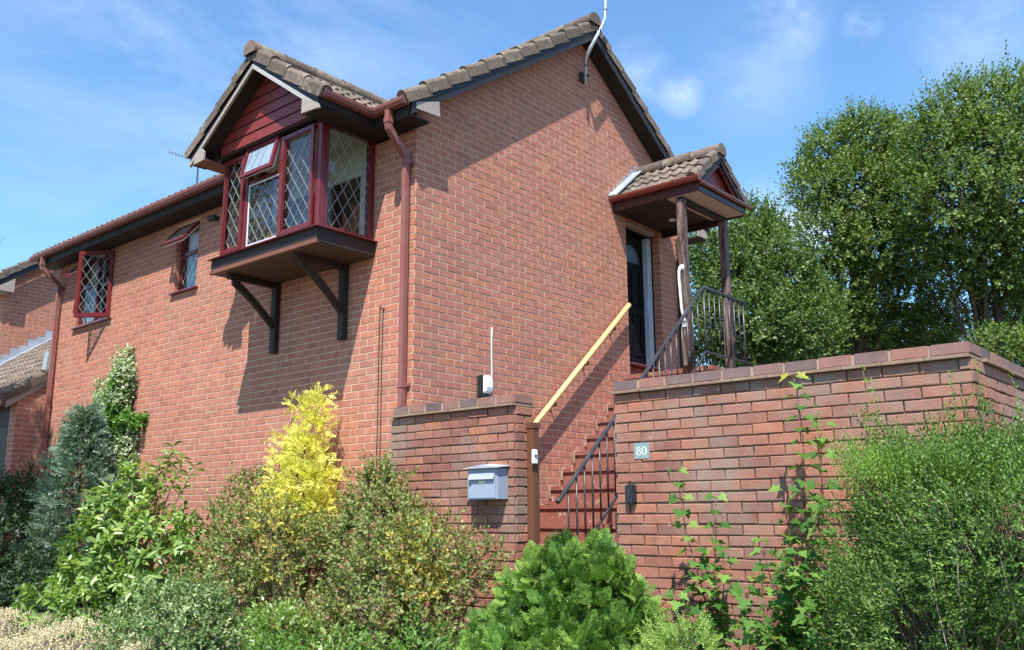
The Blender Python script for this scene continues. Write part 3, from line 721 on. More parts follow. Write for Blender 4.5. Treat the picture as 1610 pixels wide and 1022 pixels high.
def coping(parent, runs):
    c = MB(); cr = MB(); mo = MB()
    for ax, a0, a1, c0, c1 in runs:
        a = a0; n_ = round(abs(a1-a0)/.225); g_ = (a1-a0)/n_
        for i in range(n_):
            p, q = a0+i*g_, a0+(i+1)*g_; lo, hi = min(p, q)+.005, max(p, q)-.005; j = random.uniform(-.002, .002)
            if i == 0: lo, hi = (lo-.005, hi) if g_ > 0 else (lo, hi+.005)
            if ax == 'Y': c.box(c0+j, c1+j, lo, hi, -.155, -.083+j)
            else: c.box(lo, hi, c0+j, c1+j, -.155, -.083+j)
        lo, hi = min(a0, a1)+.006, max(a0, a1)-.006
        if ax == 'Y': mo.box(c0+.006, c1-.006, lo, hi, -.157, -.090)
        else: mo.box(lo, hi, c0+.006, c1-.006, -.157, -.091)
        n2_ = max(1, round(abs(a1-a0)/.27))
        for i in range(n2_):
            p, q = a0+(a1-a0)*i/n2_, a0+(a1-a0)*(i+1)/n2_; lo, hi = min(p, q)+.002, max(p, q)-.002; j = random.uniform(-.004, .004)
            if ax == 'Y': cr.box(c0-.028+j, c1+.028, lo, hi, -.181, -.1575+j*.3)
            else: cr.box(lo, hi, c0-.028+j, c1+.028, -.1812, -.1577+j*.3)
    c.build('coping', M['coping'], parent, bevel=.006); mo.build('coping_joints', M['oldmortar'], parent); cr.build('creasing_tiles', M['creasing'], parent, bevel=.003)
coping(sw, [('Y', -1.385, .13, -.125, .125)])
coping(bw_, [('Y', -4.94, -2.375, -.125, .125), ('X', .135, 5.2, -4.94, -4.69)])

# fence post
m_ = MB(); m_.box(.03, .108, -1.460, -1.380, GZ, -.315); m_.box(.024, .114, -1.467, -1.376, -.37, -.318)
tag(m_.build('timber_post', M['post'], None, bevel=.006), 'brown stained timber post at the end of the short brick wall', 'post')
# doorbell
t = thing('doorbell', 'white doorbell push on the timber post', 'doorbell', (.02, -1.5, -.6))
m_ = MB(); m_.box(-.005, .055, -1.485, -1.462, -.665, -.545); m_.build('housing', M['white'], t, bevel=.006)
m_ = MB(); m_.tube([(.024, -1.485, -.60), (.024, -1.491, -.60)], .012, 12); m_.build('button', M['iron'], t)
# letterbox
t = thing('letterbox', 'grey-blue metal letterbox hanging on the short brick wall', 'letterbox', (-.11, -1.13, -.96))
m_ = MB(); m_.box(-.245, -.109, -1.30, -.96, -.955, -.70); m_.build('body', M['letter'], t, bevel=.004)
m_ = MB(); m_.prism([(-.278, -1.325, -.702), (-.278, -.93, -.702), (-.278, -.93, -.694), (-.278, -1.13, -.672), (-.278, -1.325, -.694)], (.172, 0, .018)); m_.build('lid', M['lettertop'], t, bevel=.003)
m_ = MB(); m_.box(-.2495, -.2455, -1.283, -.975, -.945, -.725); m_.build('door', M['letter'], t, bevel=.002)
m_ = MB(); m_.prism([(-.253, -1.27, -.735), (-.253, -.985, -.735), (-.270, -.985, -.790), (-.270, -1.27, -.790)], (.006, 0, .0)); m_.build('flap', M['lettertop'], t)
m_ = MB(); m_.box(-.2535, -.2500, -1.165, -1.095, -.822, -.803); m_.build('name_tag', M['tag'], t)
m_ = MB(); m_.tube([(-.250, -.995, -.83), (-.256, -.995, -.83)], .009, 10); m_.build('lock', M['black'], t)
# number plate
t = thing('number_plate', 'slate grey plate with white number 80 on the long brick wall', 'number plate', (-.11, -2.62, -.62))
m_ = MB(); m_.box(-.121, -.110, -2.688, -2.553, -.680, -.560); m_.build('plate', M['slate'], t, bevel=.002)
def ring(mb, y, z, ry, rz_, ty, tz, x=-.1225):
    N = 28; vs = []; 
    for i in range(N):
        a = 2*math.pi*i/N; vs.append((x, y+ry*math.cos(a), z+rz_*math.sin(a))); vs.append((x, y+(ry-ty)*math.cos(a), z+(rz_-tz)*math.sin(a)))
    vs += [(x+.0014, b, c) for _, b, c in vs]; 
    fs = []
    for i in range(N):
        j = (i+1) % N; fs += [(2*i, 2*j, 2*j+1, 2*i+1), (2*i, 2*i+2*N, 2*j+2*N, 2*j), (2*i+1, 2*j+1, 2*j+1+2*N, 2*i+1+2*N)]
    mb.add(vs, fs)
m_ = MB(); ring(m_, -2.596, -.6045, .0155, .0145, .0055, .0035); ring(m_, -2.596, -.635, .0185, .0185, .0065, .004); ring(m_, -2.645, -.6215, .0205, .032, .0075, .0035); m_.build('numerals', M['white'], t)
# key safe
t = thing('key_safe', 'black key safe on the long brick wall below the number plate', 'key safe', (-.11, -2.52, -.94))
m_ = MB(); m_.box(-.165, -.109, -2.565, -2.485, -1.005, -.865); m_.build('body', M['black'], t, bevel=.010)
m_ = MB(); m_.box(-.172, -.166, -2.545, -2.525, -.955, -.89); m_.build('dial', M['iron'], t, bevel=.002)
m_ = MB(); m_.tube([(-.14, -2.51, -.864), (-.14, -2.51, -.845), (-.14, -2.53, -.84)], .005, 6); m_.build('shackle', M['black'], t)
m_ = MB(); m_.box(-.085, -.02, -2.380, -2.340, -1.22, -1.07)
tag(m_.build('meter_box', M['black'], None, bevel=.006), 'small black box on the end of the long wall beside the steps', 'box')
# floodlight / sounder on gable
t = thing('alarm_box', 'white alarm box with black back plate low on the gable wall', 'alarm box', (.95, -.02, .2))
m_ = MB(); m_.box(.885, 1.015, -.075, -.008, .105, .325); m_.build('back_plate', M['black'], t, bevel=.008)
m_ = MB(); m_.prism([(.90, -.076, .13), (.90, -.115, .145), (.90, -.128, .20), (.90, -.125, .29), (.90, -.10, .325), (.90, -.076, .328)], (.115, 0, 0)); m_.build('cover', M['white'], t, bevel=.012)
m_ = MB(); m_.tube([(1.105, -.018, .10), (1.107, -.018, .4), (1.104, -.018, .7), (1.107, -.018, .86)], .008, 6)
tag(m_.build('cable', M['white'], None, smooth=True), 'thin white cable running up the gable wall beside the alarm box', 'cable')
for y0, zt, lab in ((.478, .985, 'dark cable down the front wall, the one further from the downpipe'), (.432, .955, 'dark cable down the front wall, the one nearer the downpipe')):
    m_ = MB(); m_.tube([(-.012, y0-.02, zt-.01), (-.018, y0-.006, zt), (-.016, y0, zt-.05), (-.014, y0+.004, .3), (-.014, y0-.002, -.2), (-.014, y0+.004, -2.)], .0042, 6)
    tag(m_.build('cable', M['cab'], None, smooth=True), lab, 'cable', 'dark cables on the front wall')
# security lamp by bay
t = thing('security_camera', 'small black security camera under the eaves beside the bay window', 'security camera', (-.01, 3.6, 2.6))
m_ = MB(); m_.tube([(-.008, 3.6, 2.58), (-.05, 3.6, 2.58)], .03, 12); m_.build('mount', M['black'], t)
m_ = MB(); m_.tube([(-.05, 3.58, 2.585), (-.10, 3.67, 2.57)], [.035, .035], 12); m_.build('lens_housing', M['black'], t, smooth=False)
# aerial mast at gable apex
t = thing('aerial_mast', 'bent galvanised aerial mast strapped to the gable peak', 'aerial mast', on('Y', -.13, 921, 130))
pts = [on('Y', -.13, 921, 134), on('Y', -.13, 920.5, 92), on('Y', -.27, 928, 76), on('Y', -.30, 945, 44), on('Y', -.30, 951, 30), on('Y', -.30, 952, 10), on('Y', -.30, 953, -40)]
m_ = MB(); m_.tube(pts, .018, 10); m_.build('mast', M['metal'], t, smooth=True)
for a, b, f in ((0, 1, .35), (0, 1, .72), (2, 3, .3), (2, 3, .85), (4, 5, .7)):
    p = V(*pts[a])+(V(*pts[b])-V(*pts[a]))*f; d = V(*pts[b])-V(*pts[a]); d /= np.linalg.norm(d); m_ = MB(); m_.tube([p-d*.016, p+d*.016], .021, 10); m_.build('strap', M['black'], t)
m_ = MB(); m_.box(2.78, 2.90, -.055, -.009, 4.30, 4.42); m_.box(2.80, 2.83, -.13, -.055, 4.34, 4.38); m_.build('wall_bracket', M['iron'], t, bevel=.004)
# little aerial seen past the bay roof
t = thing('tv_aerial', 'thin rooftop television aerial far behind the bay roof', 'aerial', (4.2, 8.6, 3.))
p0, p1 = at(266, 239, 17.), at(312, 253, 17.); m_ = MB(); m_.tube([p0, p1], .008, 6)
d = (p1-p0)
for k in range(8): q = p0+d*(k/9.); m_.tube([q+V(0, 0, .05), q-V(0, 0, .05)], .004, 5)
m_.build('boom', M['iron'], t); m_ = MB(); m_.tube([p1, (p1[0], p1[1], 3.0)], .015, 8); m_.build('mast', M['iron'], t)

# bay sill ornaments
t = thing('wicker_basket', 'brown wicker basket inside the left light of the bay window', 'basket', (-.52, 2.1, 1.67))
m_ = MB(); m_.tube([(-.52, 2.08, 1.669), (-.52, 2.08, 1.74), (-.52, 2.08, 1.83)], [.07, .10, .09], 16); m_.build('basket', M['wicker'], t, smooth=True)
t = thing('flower_vase', 'clear vase with orange flowers inside the middle light of the bay', 'vase', (-.52, 1.7, 1.67))
m_ = MB(); m_.tube([(-.50, 1.60, 1.669), (-.50, 1.60, 1.72), (-.50, 1.60, 1.80), (-.50, 1.60, 1.85)], [.035, .05, .03, .045], 16, cap=False); m_.build('vase', M['metal'], t, smooth=True)
m_ = MB()
for k in range(60):
    c = V(-.50, 1.68, 1.80)+np.random.RandomState(k).normal(0, .035, 3); a = np.random.RandomState(k+99).normal(0, .016, (3, 3)); m_.add([c, c+a[0], c+a[1], c+a[2]], [(0, 1, 2), (0, 2, 3)])
m_.build('flowers', M['orange'], t)

# =================================================================== link building and neighbour
lk = thing('link_lean_to', 'low lean-to with tiled roof and lead flashing between the two houses', 'lean-to', (-.2, 10, GZ))
rz_ = lambda x: 1.10+.70*x
mb = MB(); mb.box(-.43, -.008, 8.1, 8.34, GZ, rz_(-.43)-.06)
mb.prism([(-.43, 8.1, rz_(-.43)-.06), (2.2, 8.1, rz_(-.43)-.06), (2.2, 8.1, rz_(2.2)-.1)], (0, .24, 0))
bricks(mb, (0, 8.1, 0), (1, 0, 0), (0, -1, 0), -.43, -.008, -2.4, 1.2, top=lambda x: rz_(x)-.02, endl=.006)
bricks(mb, (-.43, 8.1, 0), (0, 1, 0), (-1, 0, 0), 0, .24, -2.4, .7, endl=.006)
mb.box(-.42, .0, 12.6, 13., GZ, .7); mb.box(.9, 1., 8.4, 13, GZ, 1.6)
mb.build('wall', [M['mortar'], M['brick']], lk)
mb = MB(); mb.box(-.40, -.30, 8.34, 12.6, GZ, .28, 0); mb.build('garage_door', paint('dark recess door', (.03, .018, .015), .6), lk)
mb = MB(); mb.box(-.42, -.36, 8.34, 12.6, .28, .62); mb.build('lintel_board', M['basewood'], lk)
mb = MB(); tiles(mb, (-.62, 8.16, rz_(-.62)+.01), (0, 1, 0), (1, 0, .70), 4.9, 3.0*1.22, gauge=.30)
lr = mb.build('roof', M['tile'], lk)
mb = MB(); verge(mb, (-.62, 8.04, rz_(-.62)), (1, 0, .7), (0, 1, 0), 1.22*2., V(-.7, 0, 1)/1.22); mb.build('verge_tiles', M['tile'], lr)
mb = MB(); q = [(-.60, 8.07, rz_(-.6)-.17), (.0, 8.07, rz_(0)-.17), (.0, 8.07, rz_(0)-.05), (-.60, 8.07, rz_(-.6)-.05)]; mb.prism(q, (0, .02, 0)); mb.build('bargeboard', M['barge_worn'], lk)
mb = MB(); mb.box(-.66, -.56, 8.1, 13, .55, .62); mb.build('gutter', M['gutter'], lk)
mb = MB()
for i in range(18):
    x = -.4+i*.16; mb.box(x, x+.16, 12.985, 12.99, rz_(x)+.0, math.ceil((rz_(x)+.24)/.075)*.075)
q = [(-.6, 12.80, rz_(-.6)), (-.6, 12.985, rz_(-.6)), (2.4, 12.985, rz_(2.4)), (2.4, 12.80, rz_(2.4))]; mb.prism([(a, b, c+.055) for a, b, c in q], (0, 0, .02))
mb.build('flashing', M['lead'], lk); mb = MB(); mb.prism([(-.10, 8.06, 1.06), (-.02, 8.06, 1.11), (-.02, 8.06, 1.42), (-.07, 8.06, 1.42)], (0, .14, 0))
mb.build('flashing', M['lead'], lk)
nh = thing('neighbour_house', 'neighbouring brick house with tiled verge beyond the lean-to at far left', 'house', (4, 16, GZ))
mb = MB(); nz = lambda x: 3.06+.70*x
mb.prism([(.98, 13, GZ), (6.2, 13, GZ), (6.2, 13, 4.2), (3.7, 13, nz(3.7)-.1), (.98, 13, nz(.98)-.1)], (0, 6, 0))
bricks(mb, (0, 13, 0), (1, 0, 0), (0, -1, 0), .98, 4.6, .5, 5.9, top=lambda x: nz(min(x, 7.4-x))-.02, endl=.006)
bricks(mb, (.98, 13, 0), (0, 1, 0), (-1, 0, 0), 0, 4., -.5, 3.6, endl=.006)
mb.build('gable_wall', [M['mortar'], M['brick']], nh)
mb = MB(); tiles(mb, (.62, 12.9, nz(.62)), (0, 1, 0), (1, 0, .7), 6, 3.1*1.22); tiles(mb, (6.78, 12.9, nz(.62)), (0, 1, 0), (-1, 0, .7), 6, 3.1*1.22); nr = mb.build('roof', M['tile'], nh)
mb = MB(); verge(mb, (.62, 12.76, nz(.62)), (1, 0, .7), (0, 1, 0), 3.1*1.22, V(-.7, 0, 1)/1.22); mb.build('verge_tiles', M['tile'], nr)
mb = MB(); q = [(.68, 12.79, nz(.68)-.22), (3.7, 12.79, nz(3.7)-.22), (3.7, 12.79, nz(3.7)-.06), (.68, 12.79, nz(.68)-.06)]; mb.prism(q, (0, .02, 0)); mb.build('bargeboard', M['barge_dark'], nh)
mb = MB(); mb.prism([(.80, 12.785, 3.33), (1.08, 12.785, 3.33), (1.08, 12.785, nz(1.08)-.2), (.80, 12.785, nz(.80)-.2)], (0, .02, 0)); mb.box(.74, 1.0, 12.82, 18, 3.30, 3.33); mb.build('kneeler', M['barge_worn'], nh)

# =================================================================== ground
def gz(x, y):
    d = -x-.3
    z = -2.12 - .05*max(0, d) - .16*max(0, min(3.2, d-1.6))
    if y < -5.4: z -= .0
    return z
gx = sorted(set([-160, -80, -40, -20, -12, -9, -7]+[round(-6+.2*i, 2) for i in range(40)]+[3, 5, 10, 20, 40, 80, 160])); gy = sorted(set([-160, -80, -40, -20, -12, -9]+[round(-7+.3*i, 2) for i in range(70)]+[16, 20, 40, 80, 160]))
rs = np.random.RandomState(3); vs = []; fs = []
for x in gx:
    for y in gy:
        z = gz(max(x, -8), y)+(rs.uniform(-.02, .02) if abs(x) < 7 and abs(y) < 14 else 0); vs.append((x, y, z))
ny = len(gy)
for i in range(len(gx)-1):
    for j in range(ny-1): fs.append((i*ny+j, (i+1)*ny+j, (i+1)*ny+j+1, i*ny+j+1))
m_ = MB(); m_.add(vs, fs); tag(m_.build('ground', M['soil'], None, smooth=True), kind='structure')

# =================================================================== foliage
def nrm(a): return a/np.maximum(np.linalg.norm(a, axis=1, keepdims=True), 1e-9)
T_DIA = (np.array([(0, 0, 0), (.45, .5, .06), (1, 0, -.04), (.45, -.5, .06)], float), [(0, 1, 2, 3)])
T_OVAL = (np.array([(0, 0, 0), (.28, .40, .10), (.70, .36, .08), (1, 0, -.10), (.70, -.36, .08), (.28, -.40, .10)], float), [(0, 3, 2, 1), (0, 5, 4, 3)])
_m = [(0, 0), (-.10, .20), (-.12, .34), (-.28, .50), (.02, .42), (.14, .36), (.22, .52), (.34, .66), (.40, .52), (.46, .34), (.54, .20), (.70, .24), (.76, .12), (1.0, 0)]
T_MAPLE = (np.array([(x, y, abs(y)*.22-.12*x*x) for x, y in _m]+[(x, -y, abs(y)*.22-.12*x*x) for x, y in _m[1:-1][::-1]], float), [tuple(range(14))[::-1], tuple([0]+list(range(13, 26)))[::-1]])
def leafmesh(name, mat, parent, O, A, N, S, Wd, tm, rv=None, seed=0, smooth=False):
    rs = np.random.RandomState(seed+17); T, F = tm; n = len(O); k = len(T)
    A = nrm(A); B = nrm(np.cross(N, A)); C_ = np.cross(A, B); S = np.broadcast_to(S, (n,)); Wd = np.broadcast_to(Wd, (n,))
    P = O[:, None, :]+(A[:, None, :]*T[None, :, 0:1]+B[:, None, :]*(T[None, :, 1:2]*Wd[:, None, None])+C_[:, None, :]*T[None, :, 2:3])*S[:, None, None]
    o0 = origin(parent) if parent is not None else Vector((0, 0, 0))
    P = (P.reshape(-1, 3)-np.array(o0)).astype(np.float32)
    me = bpy.data.meshes.new(name); me.vertices.add(n*k); me.vertices.foreach_set('co', P.ravel())
    L = np.concatenate([np.array(f) for f in F]); tot = [len(f) for f in F]
    li = (np.arange(n)[:, None]*k+L[None, :]).ravel().astype(np.int32)
    me.loops.add(len(li)); me.loops.foreach_set('vertex_index', li)
    lt = np.tile(tot, n).astype(np.int32); ls = np.concatenate([[0], np.cumsum(lt)[:-1]]).astype(np.int32)
    me.polygons.add(n*len(F)); me.polygons.foreach_set('loop_start', ls); me.polygons.foreach_set('loop_total', lt)
    me.materials.append(mat); me.update(calc_edges=True)
    rv = rs.rand(n) if rv is None else rv
    a = me.attributes.new('rnd', 'FLOAT', 'FACE'); a.data.foreach_set('value', np.repeat(rv, len(F)).astype(np.float32))
    o = bpy.data.objects.new(name, me); COL.objects.link(o); o.parent = parent; return o
def blobpts(rs, blobs, n, lo=.72, hi=1.06, lump=.2, fr=3.2, bottom=None):
    B = np.array(blobs, float); w = (B[:, 3]*B[:, 4]+B[:, 4]*B[:, 5]+B[:, 3]*B[:, 5]); w /= w.sum()
    out = []; dr = []; got = 0; ph = rs.rand(3)*6
    while got < n:
        i = rs.choice(len(B), n, p=w); d = nrm(rs.normal(size=(n, 3))); r = lo+(hi-lo)*rs.rand(n)**.6
        lm = 1+lump*(np.sin(d[:, 0]*fr+ph[0]+i*1.7)*np.sin(d[:, 1]*fr*1.2+ph[1]+i)*1.1+.45*np.sin(d[:, 2]*fr*2.1+ph[2]+d[:, 0]*4))
        p = B[i, :3]+d*B[i, 3:]*(r*lm)[:, None]
        q = (p[:, None, :]-B[None, :, :3])/B[None, :, 3:]; inside = (np.linalg.norm(q, axis=2) < .62).any(1)
        ok = ~inside
        if bottom is not None: ok &= p[:, 2] > bottom
        out.append(p[ok]); dr.append(nrm(d[ok]/B[i[ok], 3:])); got += ok.sum()
    return np.concatenate(out)[:n], np.concatenate(dr)[:n]
def twigs(rs, P, D, m, L, S, up=.35, spread=.55, sj=.3, droop=.0, flat=0.):
    """m leaves along a short twig grown from every point"""
    n = len(P); D = nrm(D+np.array([0, 0, up])+rs.normal(0, .35, (n, 3)))
    side = nrm(np.cross(D, rs.normal(size=(n, 3)))); oth = np.cross(D, side)
    Os, As, Ns, Ss, G = [], [], [], [], []
    Lr = L*(.6+.8*rs.rand(n))
    for j in range(m):
        t = (j+.5)/m; ang = j*2.4+rs.rand(n)*1.2 if not flat else (0 if j % 2 else math.pi)+rs.normal(0, .25, n)
        rad = side*np.cos(ang)[:, None]+oth*np.sin(ang)[:, None]
        a = nrm(D*(1-spread)+rad*spread*(1.15-.5*t)+rs.normal(0, .12, (n, 3))-np.array([0, 0, droop]))
        Os.append(P+D*(Lr*t)[:, None]); As.append(a)
        nn = D*.6-rad*.8+np.array([0, 0, .35]) if not flat else oth+rs.normal(0, .2, (n, 3))
        Ns.append(nn); Ss.append(S*(1-sj/2+sj*rs.rand(n))*(1.1-.35*t)); G.append(np.arange(n))
    return [np.concatenate(x) for x in (Os, As, Ns, Ss)]+[np.concatenate(G)]
def tint(rs, G, n, w=.6):
    g = rs.rand(n); return np.clip(w*g[G]+(1-w)*rs.rand(len(G)), 0, 1)
def crown(name, mat, parent, blobs, n, m, L, S, Wd, tm=T_DIA, seed=1, up=.35, spread=.55, lump=.2, lo=.72, hi=1.06, droop=0., flat=0., bottom=None, fr=3.2, w=.6):
    rs = np.random.RandomState(seed); P, D = blobpts(rs, blobs, n, lo, hi, lump, fr, bottom)
    O, A, N, S_, G = twigs(rs, P, D, m, L, S, up, spread, droop=droop, flat=flat)
    return leafmesh(name, mat, parent, O, A, N, S_, Wd, tm, tint(rs, G, n, w), seed)
def branches(parent, base, tips, mat, r0, r1=.004, seed=0, name='stem', sides=6, bend=.12):
    rs = np.random.RandomState(seed); mb = MB()
    for t in tips:
        b = V(*base)+rs.normal(0, r0, 3)*[1, 1, 0]; t = V(*t); n = 7; off = rs.normal(0, bend, 3)*np.linalg.norm(t-b)
        pts = [b+(t-b)*k/n+off*math.sin(math.pi*k/n)*.5+rs.normal(0, .008, 3)*np.linalg.norm(t-b) for k in range(n+1)]
        mb.tube(pts, [r0+(r1-r0)*(k/n)**.7 for k in range(n+1)], sides)
    return mb.build(name, mat, parent, smooth=True)

LM = {}
LM['tree'] = leafmat('tree leaves', [(0, (.038, .072, .016)), (.5, (.08, .132, .03)), (1, (.16, .215, .055))], .28, .5)
LM['tree2'] = leafmat('tree leaves lighter', [(0, (.045, .082, .016)), (.5, (.105, .158, .032)), (1, (.21, .275, .07))], .28, .5)
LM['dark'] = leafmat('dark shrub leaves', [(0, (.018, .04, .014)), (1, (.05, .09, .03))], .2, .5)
LM['spruce'] = leafmat('blue spruce needles', [(0, (.07, .13, .08)), (.6, (.16, .24, .17)), (1, (.36, .44, .34))], .12, .6)
LM['varieg'] = leafmat('variegated leaves', [(0, (.10, .17, .06)), (.35, (.20, .28, .12)), (.5, (.42, .46, .32)), (1, (.58, .60, .46))], .25, .5)
LM['ivy'] = leafmat('fresh green climber leaves', [(0, (.05, .15, .02)), (1, (.14, .27, .05))], .35, .45)
LM['laurel'] = leafmat('glossy broad leaves', [(0, (.09, .17, .035)), (.6, (.20, .30, .075)), (1, (.36, .42, .15))], .28, .32, .5)
LM['gold'] = leafmat('golden conifer', [(0, (.30, .29, .05)), (.2, (.60, .53, .10)), (1, (.90, .80, .24))], .3, .6, tint=(1, 1, 1))
LM['spirea'] = leafmat('brownish green leaves', [(0, (.20, .085, .05)), (.25, (.32, .16, .10)), (.33, (.13, .16, .05)), (.75, (.24, .28, .085)), (1, (.44, .44, .17))], .25, .55)
LM['spirea2'] = leafmat('yellow green leaves', [(0, (.20, .10, .04)), (.25, (.24, .22, .05)), (.6, (.42, .36, .07)), (1, (.62, .50, .12))], .3, .55)
LM['pale'] = leafmat('pale margined leaves', [(0, (.07, .12, .045)), (.6, (.17, .25, .09)), (.78, (.40, .44, .24)), (1, (.66, .64, .44))], .25, .55)
LM['cream'] = leafmat('bleached ground cover', [(0, (.36, .27, .18)), (.5, (.60, .49, .36)), (1, (.78, .68, .54))], .2, .7)
LM['conif'] = leafmat('bright conifer sprays', [(0, (.05, .12, .022)), (.5, (.125, .245, .04)), (1, (.30, .43, .085))], .12, .55)
LM['conif2'] = leafmat('lime conifer sprays', [(0, (.15, .26, .05)), (1, (.36, .48, .12))], .25, .55)
LM['maple'] = leafmat('maple leaves', [(0, (.045, .115, .022)), (.6, (.095, .20, .04)), (1, (.19, .31, .07))], .35, .5, .22)
LM['mapley'] = leafmat('young maple leaves', [(0, (.28, .34, .06)), (1, (.50, .42, .10))], .4, .45)
LM['hedge'] = leafmat('hedge leaves', [(0, (.04, .085, .018)), (.55, (.09, .17, .032)), (1, (.20, .30, .06))], .2, .5)
LM['hedget'] = leafmat('hedge shoot leaves', [(0, (.10, .20, .03)), (1, (.26, .40, .08))], .35, .5)
LM['fern'] = leafmat('low green leaves', [(0, (.07, .15, .03)), (1, (.17, .29, .06))], .3, .5)

# ---- trees behind
def tree(label, base, trunks, blobs, n, seed, mat, S=.09, m=8, group=None, name='tree'):
    t = thing(name, label, 'tree', base, group or 'trees behind the garden wall'); mb = MB(); rs = np.random.RandomState(seed)
    bl = np.array(blobs)
    for k, (tp, r0) in enumerate(trunks):
        b = V(*base)+V(rs.uniform(-.2, .2), rs.uniform(-.2, .2), 0); tp = V(*tp)
        pts = [b+(tp-b)*q+V(*rs.normal(0, .10, 3))*(q > 0) for q in np.linspace(0, 1, 7)]
        mb.tube(pts, [r0*(1-.75*q) for q in np.linspace(0, 1, 7)], 8)
    for i in range(len(bl)):
        tp = V(*trunks[i % len(trunks)][0]); b0 = V(*base)+(tp-V(*base))*rs.uniform(.35, .8); c = bl[i, :3]
        pts = [b0+(c-b0)*q+rs.normal(0, .08, 3)*(q > 0) for q in np.linspace(0, 1, 5)]; mb.tube(pts, [.07*(1-.8*q) for q in np.linspace(0, 1, 5)], 6)
        for _ in range(5):
            d = nrm(rs.normal(size=(1, 3)))[0]; e = c+d*bl[i, 3:]*.85; mb.tube([c, c+(e-c)*.5+rs.normal(0, .06, 3), e], [.028, .018, .008], 5)
    mb.build('trunk', M['bark'], t, smooth=True)
    crown('crown', mat, t, blobs, n, m, .36, S*.95, .66, T_DIA, seed, up=.7, spread=.55, lump=.42, lo=.40, hi=1.1, fr=7.5, w=.6)
    return t
def bl(px, py, dep, r, rz=None, rs_=1.):
    p = at(px, py, dep); return (p[0], p[1], p[2], r, r, rz or r*.9)
k = 22/1447.
G_ = -2.1
def gb(px, dep): p = at(px, 700, dep); return (p[0], p[1], G_)
b3 = [bl(1500, 190, 21, .72), bl(1560, 172, 21, .68), bl(1470, 235, 20.6, .62), bl(1550, 245, 20.2, .8), bl(1620, 200, 21, 1.0), bl(1500, 310, 20, .75), bl(1590, 320, 20, .85), bl(1475, 350, 20.5, .62), bl(1540, 395, 20.5, .75), bl(1610, 410, 20.5, .75), bl(1640, 300, 21, 1.2), bl(1680, 420, 21, 1.2), bl(1490, 430, 21, .55), bl(1590, 480, 21, .5), bl(1690, 250, 21, 1.2), bl(1480, 490, 22, .5), bl(1510, 150, 21.3, .3), bl(1585, 135, 21.3, .3), bl(1440, 200, 21, .25)]
tree('tallest leafy green tree at the right edge behind the garden wall', gb(1560, 21), [(tuple(at(1562, 300, 21)), .20), (tuple(at(1510, 250, 21.3)), .12)], b3, 10500, 11, LM['tree2'])
b2 = [bl(1305, 240, 23, .55), bl(1360, 225, 23, .62), bl(1415, 245, 23, .6), bl(1282, 300, 22.6, .5), bl(1345, 300, 22.4, .75), bl(1415, 310, 22.4, .75), bl(1300, 375, 22.2, .7), bl(1375, 385, 22, .8), bl(1435, 400, 22.4, .65), bl(1320, 450, 22.2, .75), bl(1420, 465, 22.6, .5), bl(1290, 500, 22, .7), bl(1370, 520, 22.8, .6), bl(1262, 268, 23, .25), bl(1345, 190, 23, .25), bl(1390, 195, 23, .22), bl(1450, 530, 23, .6)]
tree('rounded leafy tree in the middle with dark leaning trunk', gb(1335, 22.5), [(tuple(at(1365, 380, 22.5)), .15), (tuple(at(1345, 300, 22.6)), .09)], b2, 9500, 12, LM['tree2'])
b1 = [bl(1150, 440, 19, .55), bl(1200, 400, 19.4, .5), bl(1120, 400, 19.6, .5), bl(1190, 350, 20, .32), bl(1235, 450, 19, .55), bl(1170, 510, 18.5, .7), bl(1240, 530, 18.5, .65), bl(1110, 520, 18.6, .6), bl(1210, 360, 20.3, .25), bl(1275, 490, 19, .4), bl(1160, 390, 19.6, .4)]
tree('small bright bushy tree directly behind the porch railing', gb(1180, 19), [(tuple(at(1180, 430, 19)), .10)], b1, 6500, 13, LM['tree'], S=.085)
b5 = [bl(1340, 590, 24, 1.0), bl(1430, 560, 25, .75), bl(1520, 590, 25, .9), bl(1600, 590, 24, 1.0), bl(1260, 580, 25, .9), bl(1180, 580, 24, 1.0), bl(1480, 600, 24, .8), bl(1260, 520, 26, .9), bl(1340, 520, 26, .9), bl(1470, 520, 26, .7), bl(1570, 500, 26, .5), bl(1620, 520, 26, .9)]
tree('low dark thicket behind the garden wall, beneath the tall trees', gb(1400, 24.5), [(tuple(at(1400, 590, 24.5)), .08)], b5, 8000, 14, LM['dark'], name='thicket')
b6 = [bl(1570, 545, 15, .26), bl(1610, 560, 15, .35), bl(1545, 530, 15.3, .12), bl(1650, 560, 15, .4)]
t6 = thing('shrub', 'bright green shrub just showing above the coping at the right edge', 'shrub', gb(1600, 15)); crown('foliage', LM['tree2'], t6, b6, 900, 6, .2, .07, .6, seed=15); branches(t6, gb(1600, 15), [b[:3] for b in b6], M['bark'], .02, seed=15, name='trunk')

# ---- border plants, left to right
def shrub(name, label, cat, base, blobs, n, mat, seed, stems=None, smat='stem', group=None, **kw):
    t = thing(name, label, cat, base, group)
    branches(t, base, [b[:3] for b in blobs] if stems is None else stems, M[smat], .009, .003, seed, 'stem')
    crown('foliage', mat, t, blobs, n, seed=seed, **kw); return t
def g(x, y): return (x, y, gz(x, y)-.02)
# shaded dark shrub at the far left
shrub('shrub', 'deeply shaded dark green shrub at the far left edge', 'shrub', g(-1.3, 6.3), [(-1.1, 6.4, -1.2, .55, .6, .62), (-1.3, 5.8, -1.6, .5, .5, .5), (-.8, 7.0, -1.3, .5, .6, .6), (-1.5, 6.9, -1.5, .6, .7, .55), (-1.0, 5.3, -1.85, .35, .4, .3)], 4200, LM['dark'], 21, m=7, L=.16, S=.06, Wd=.4)
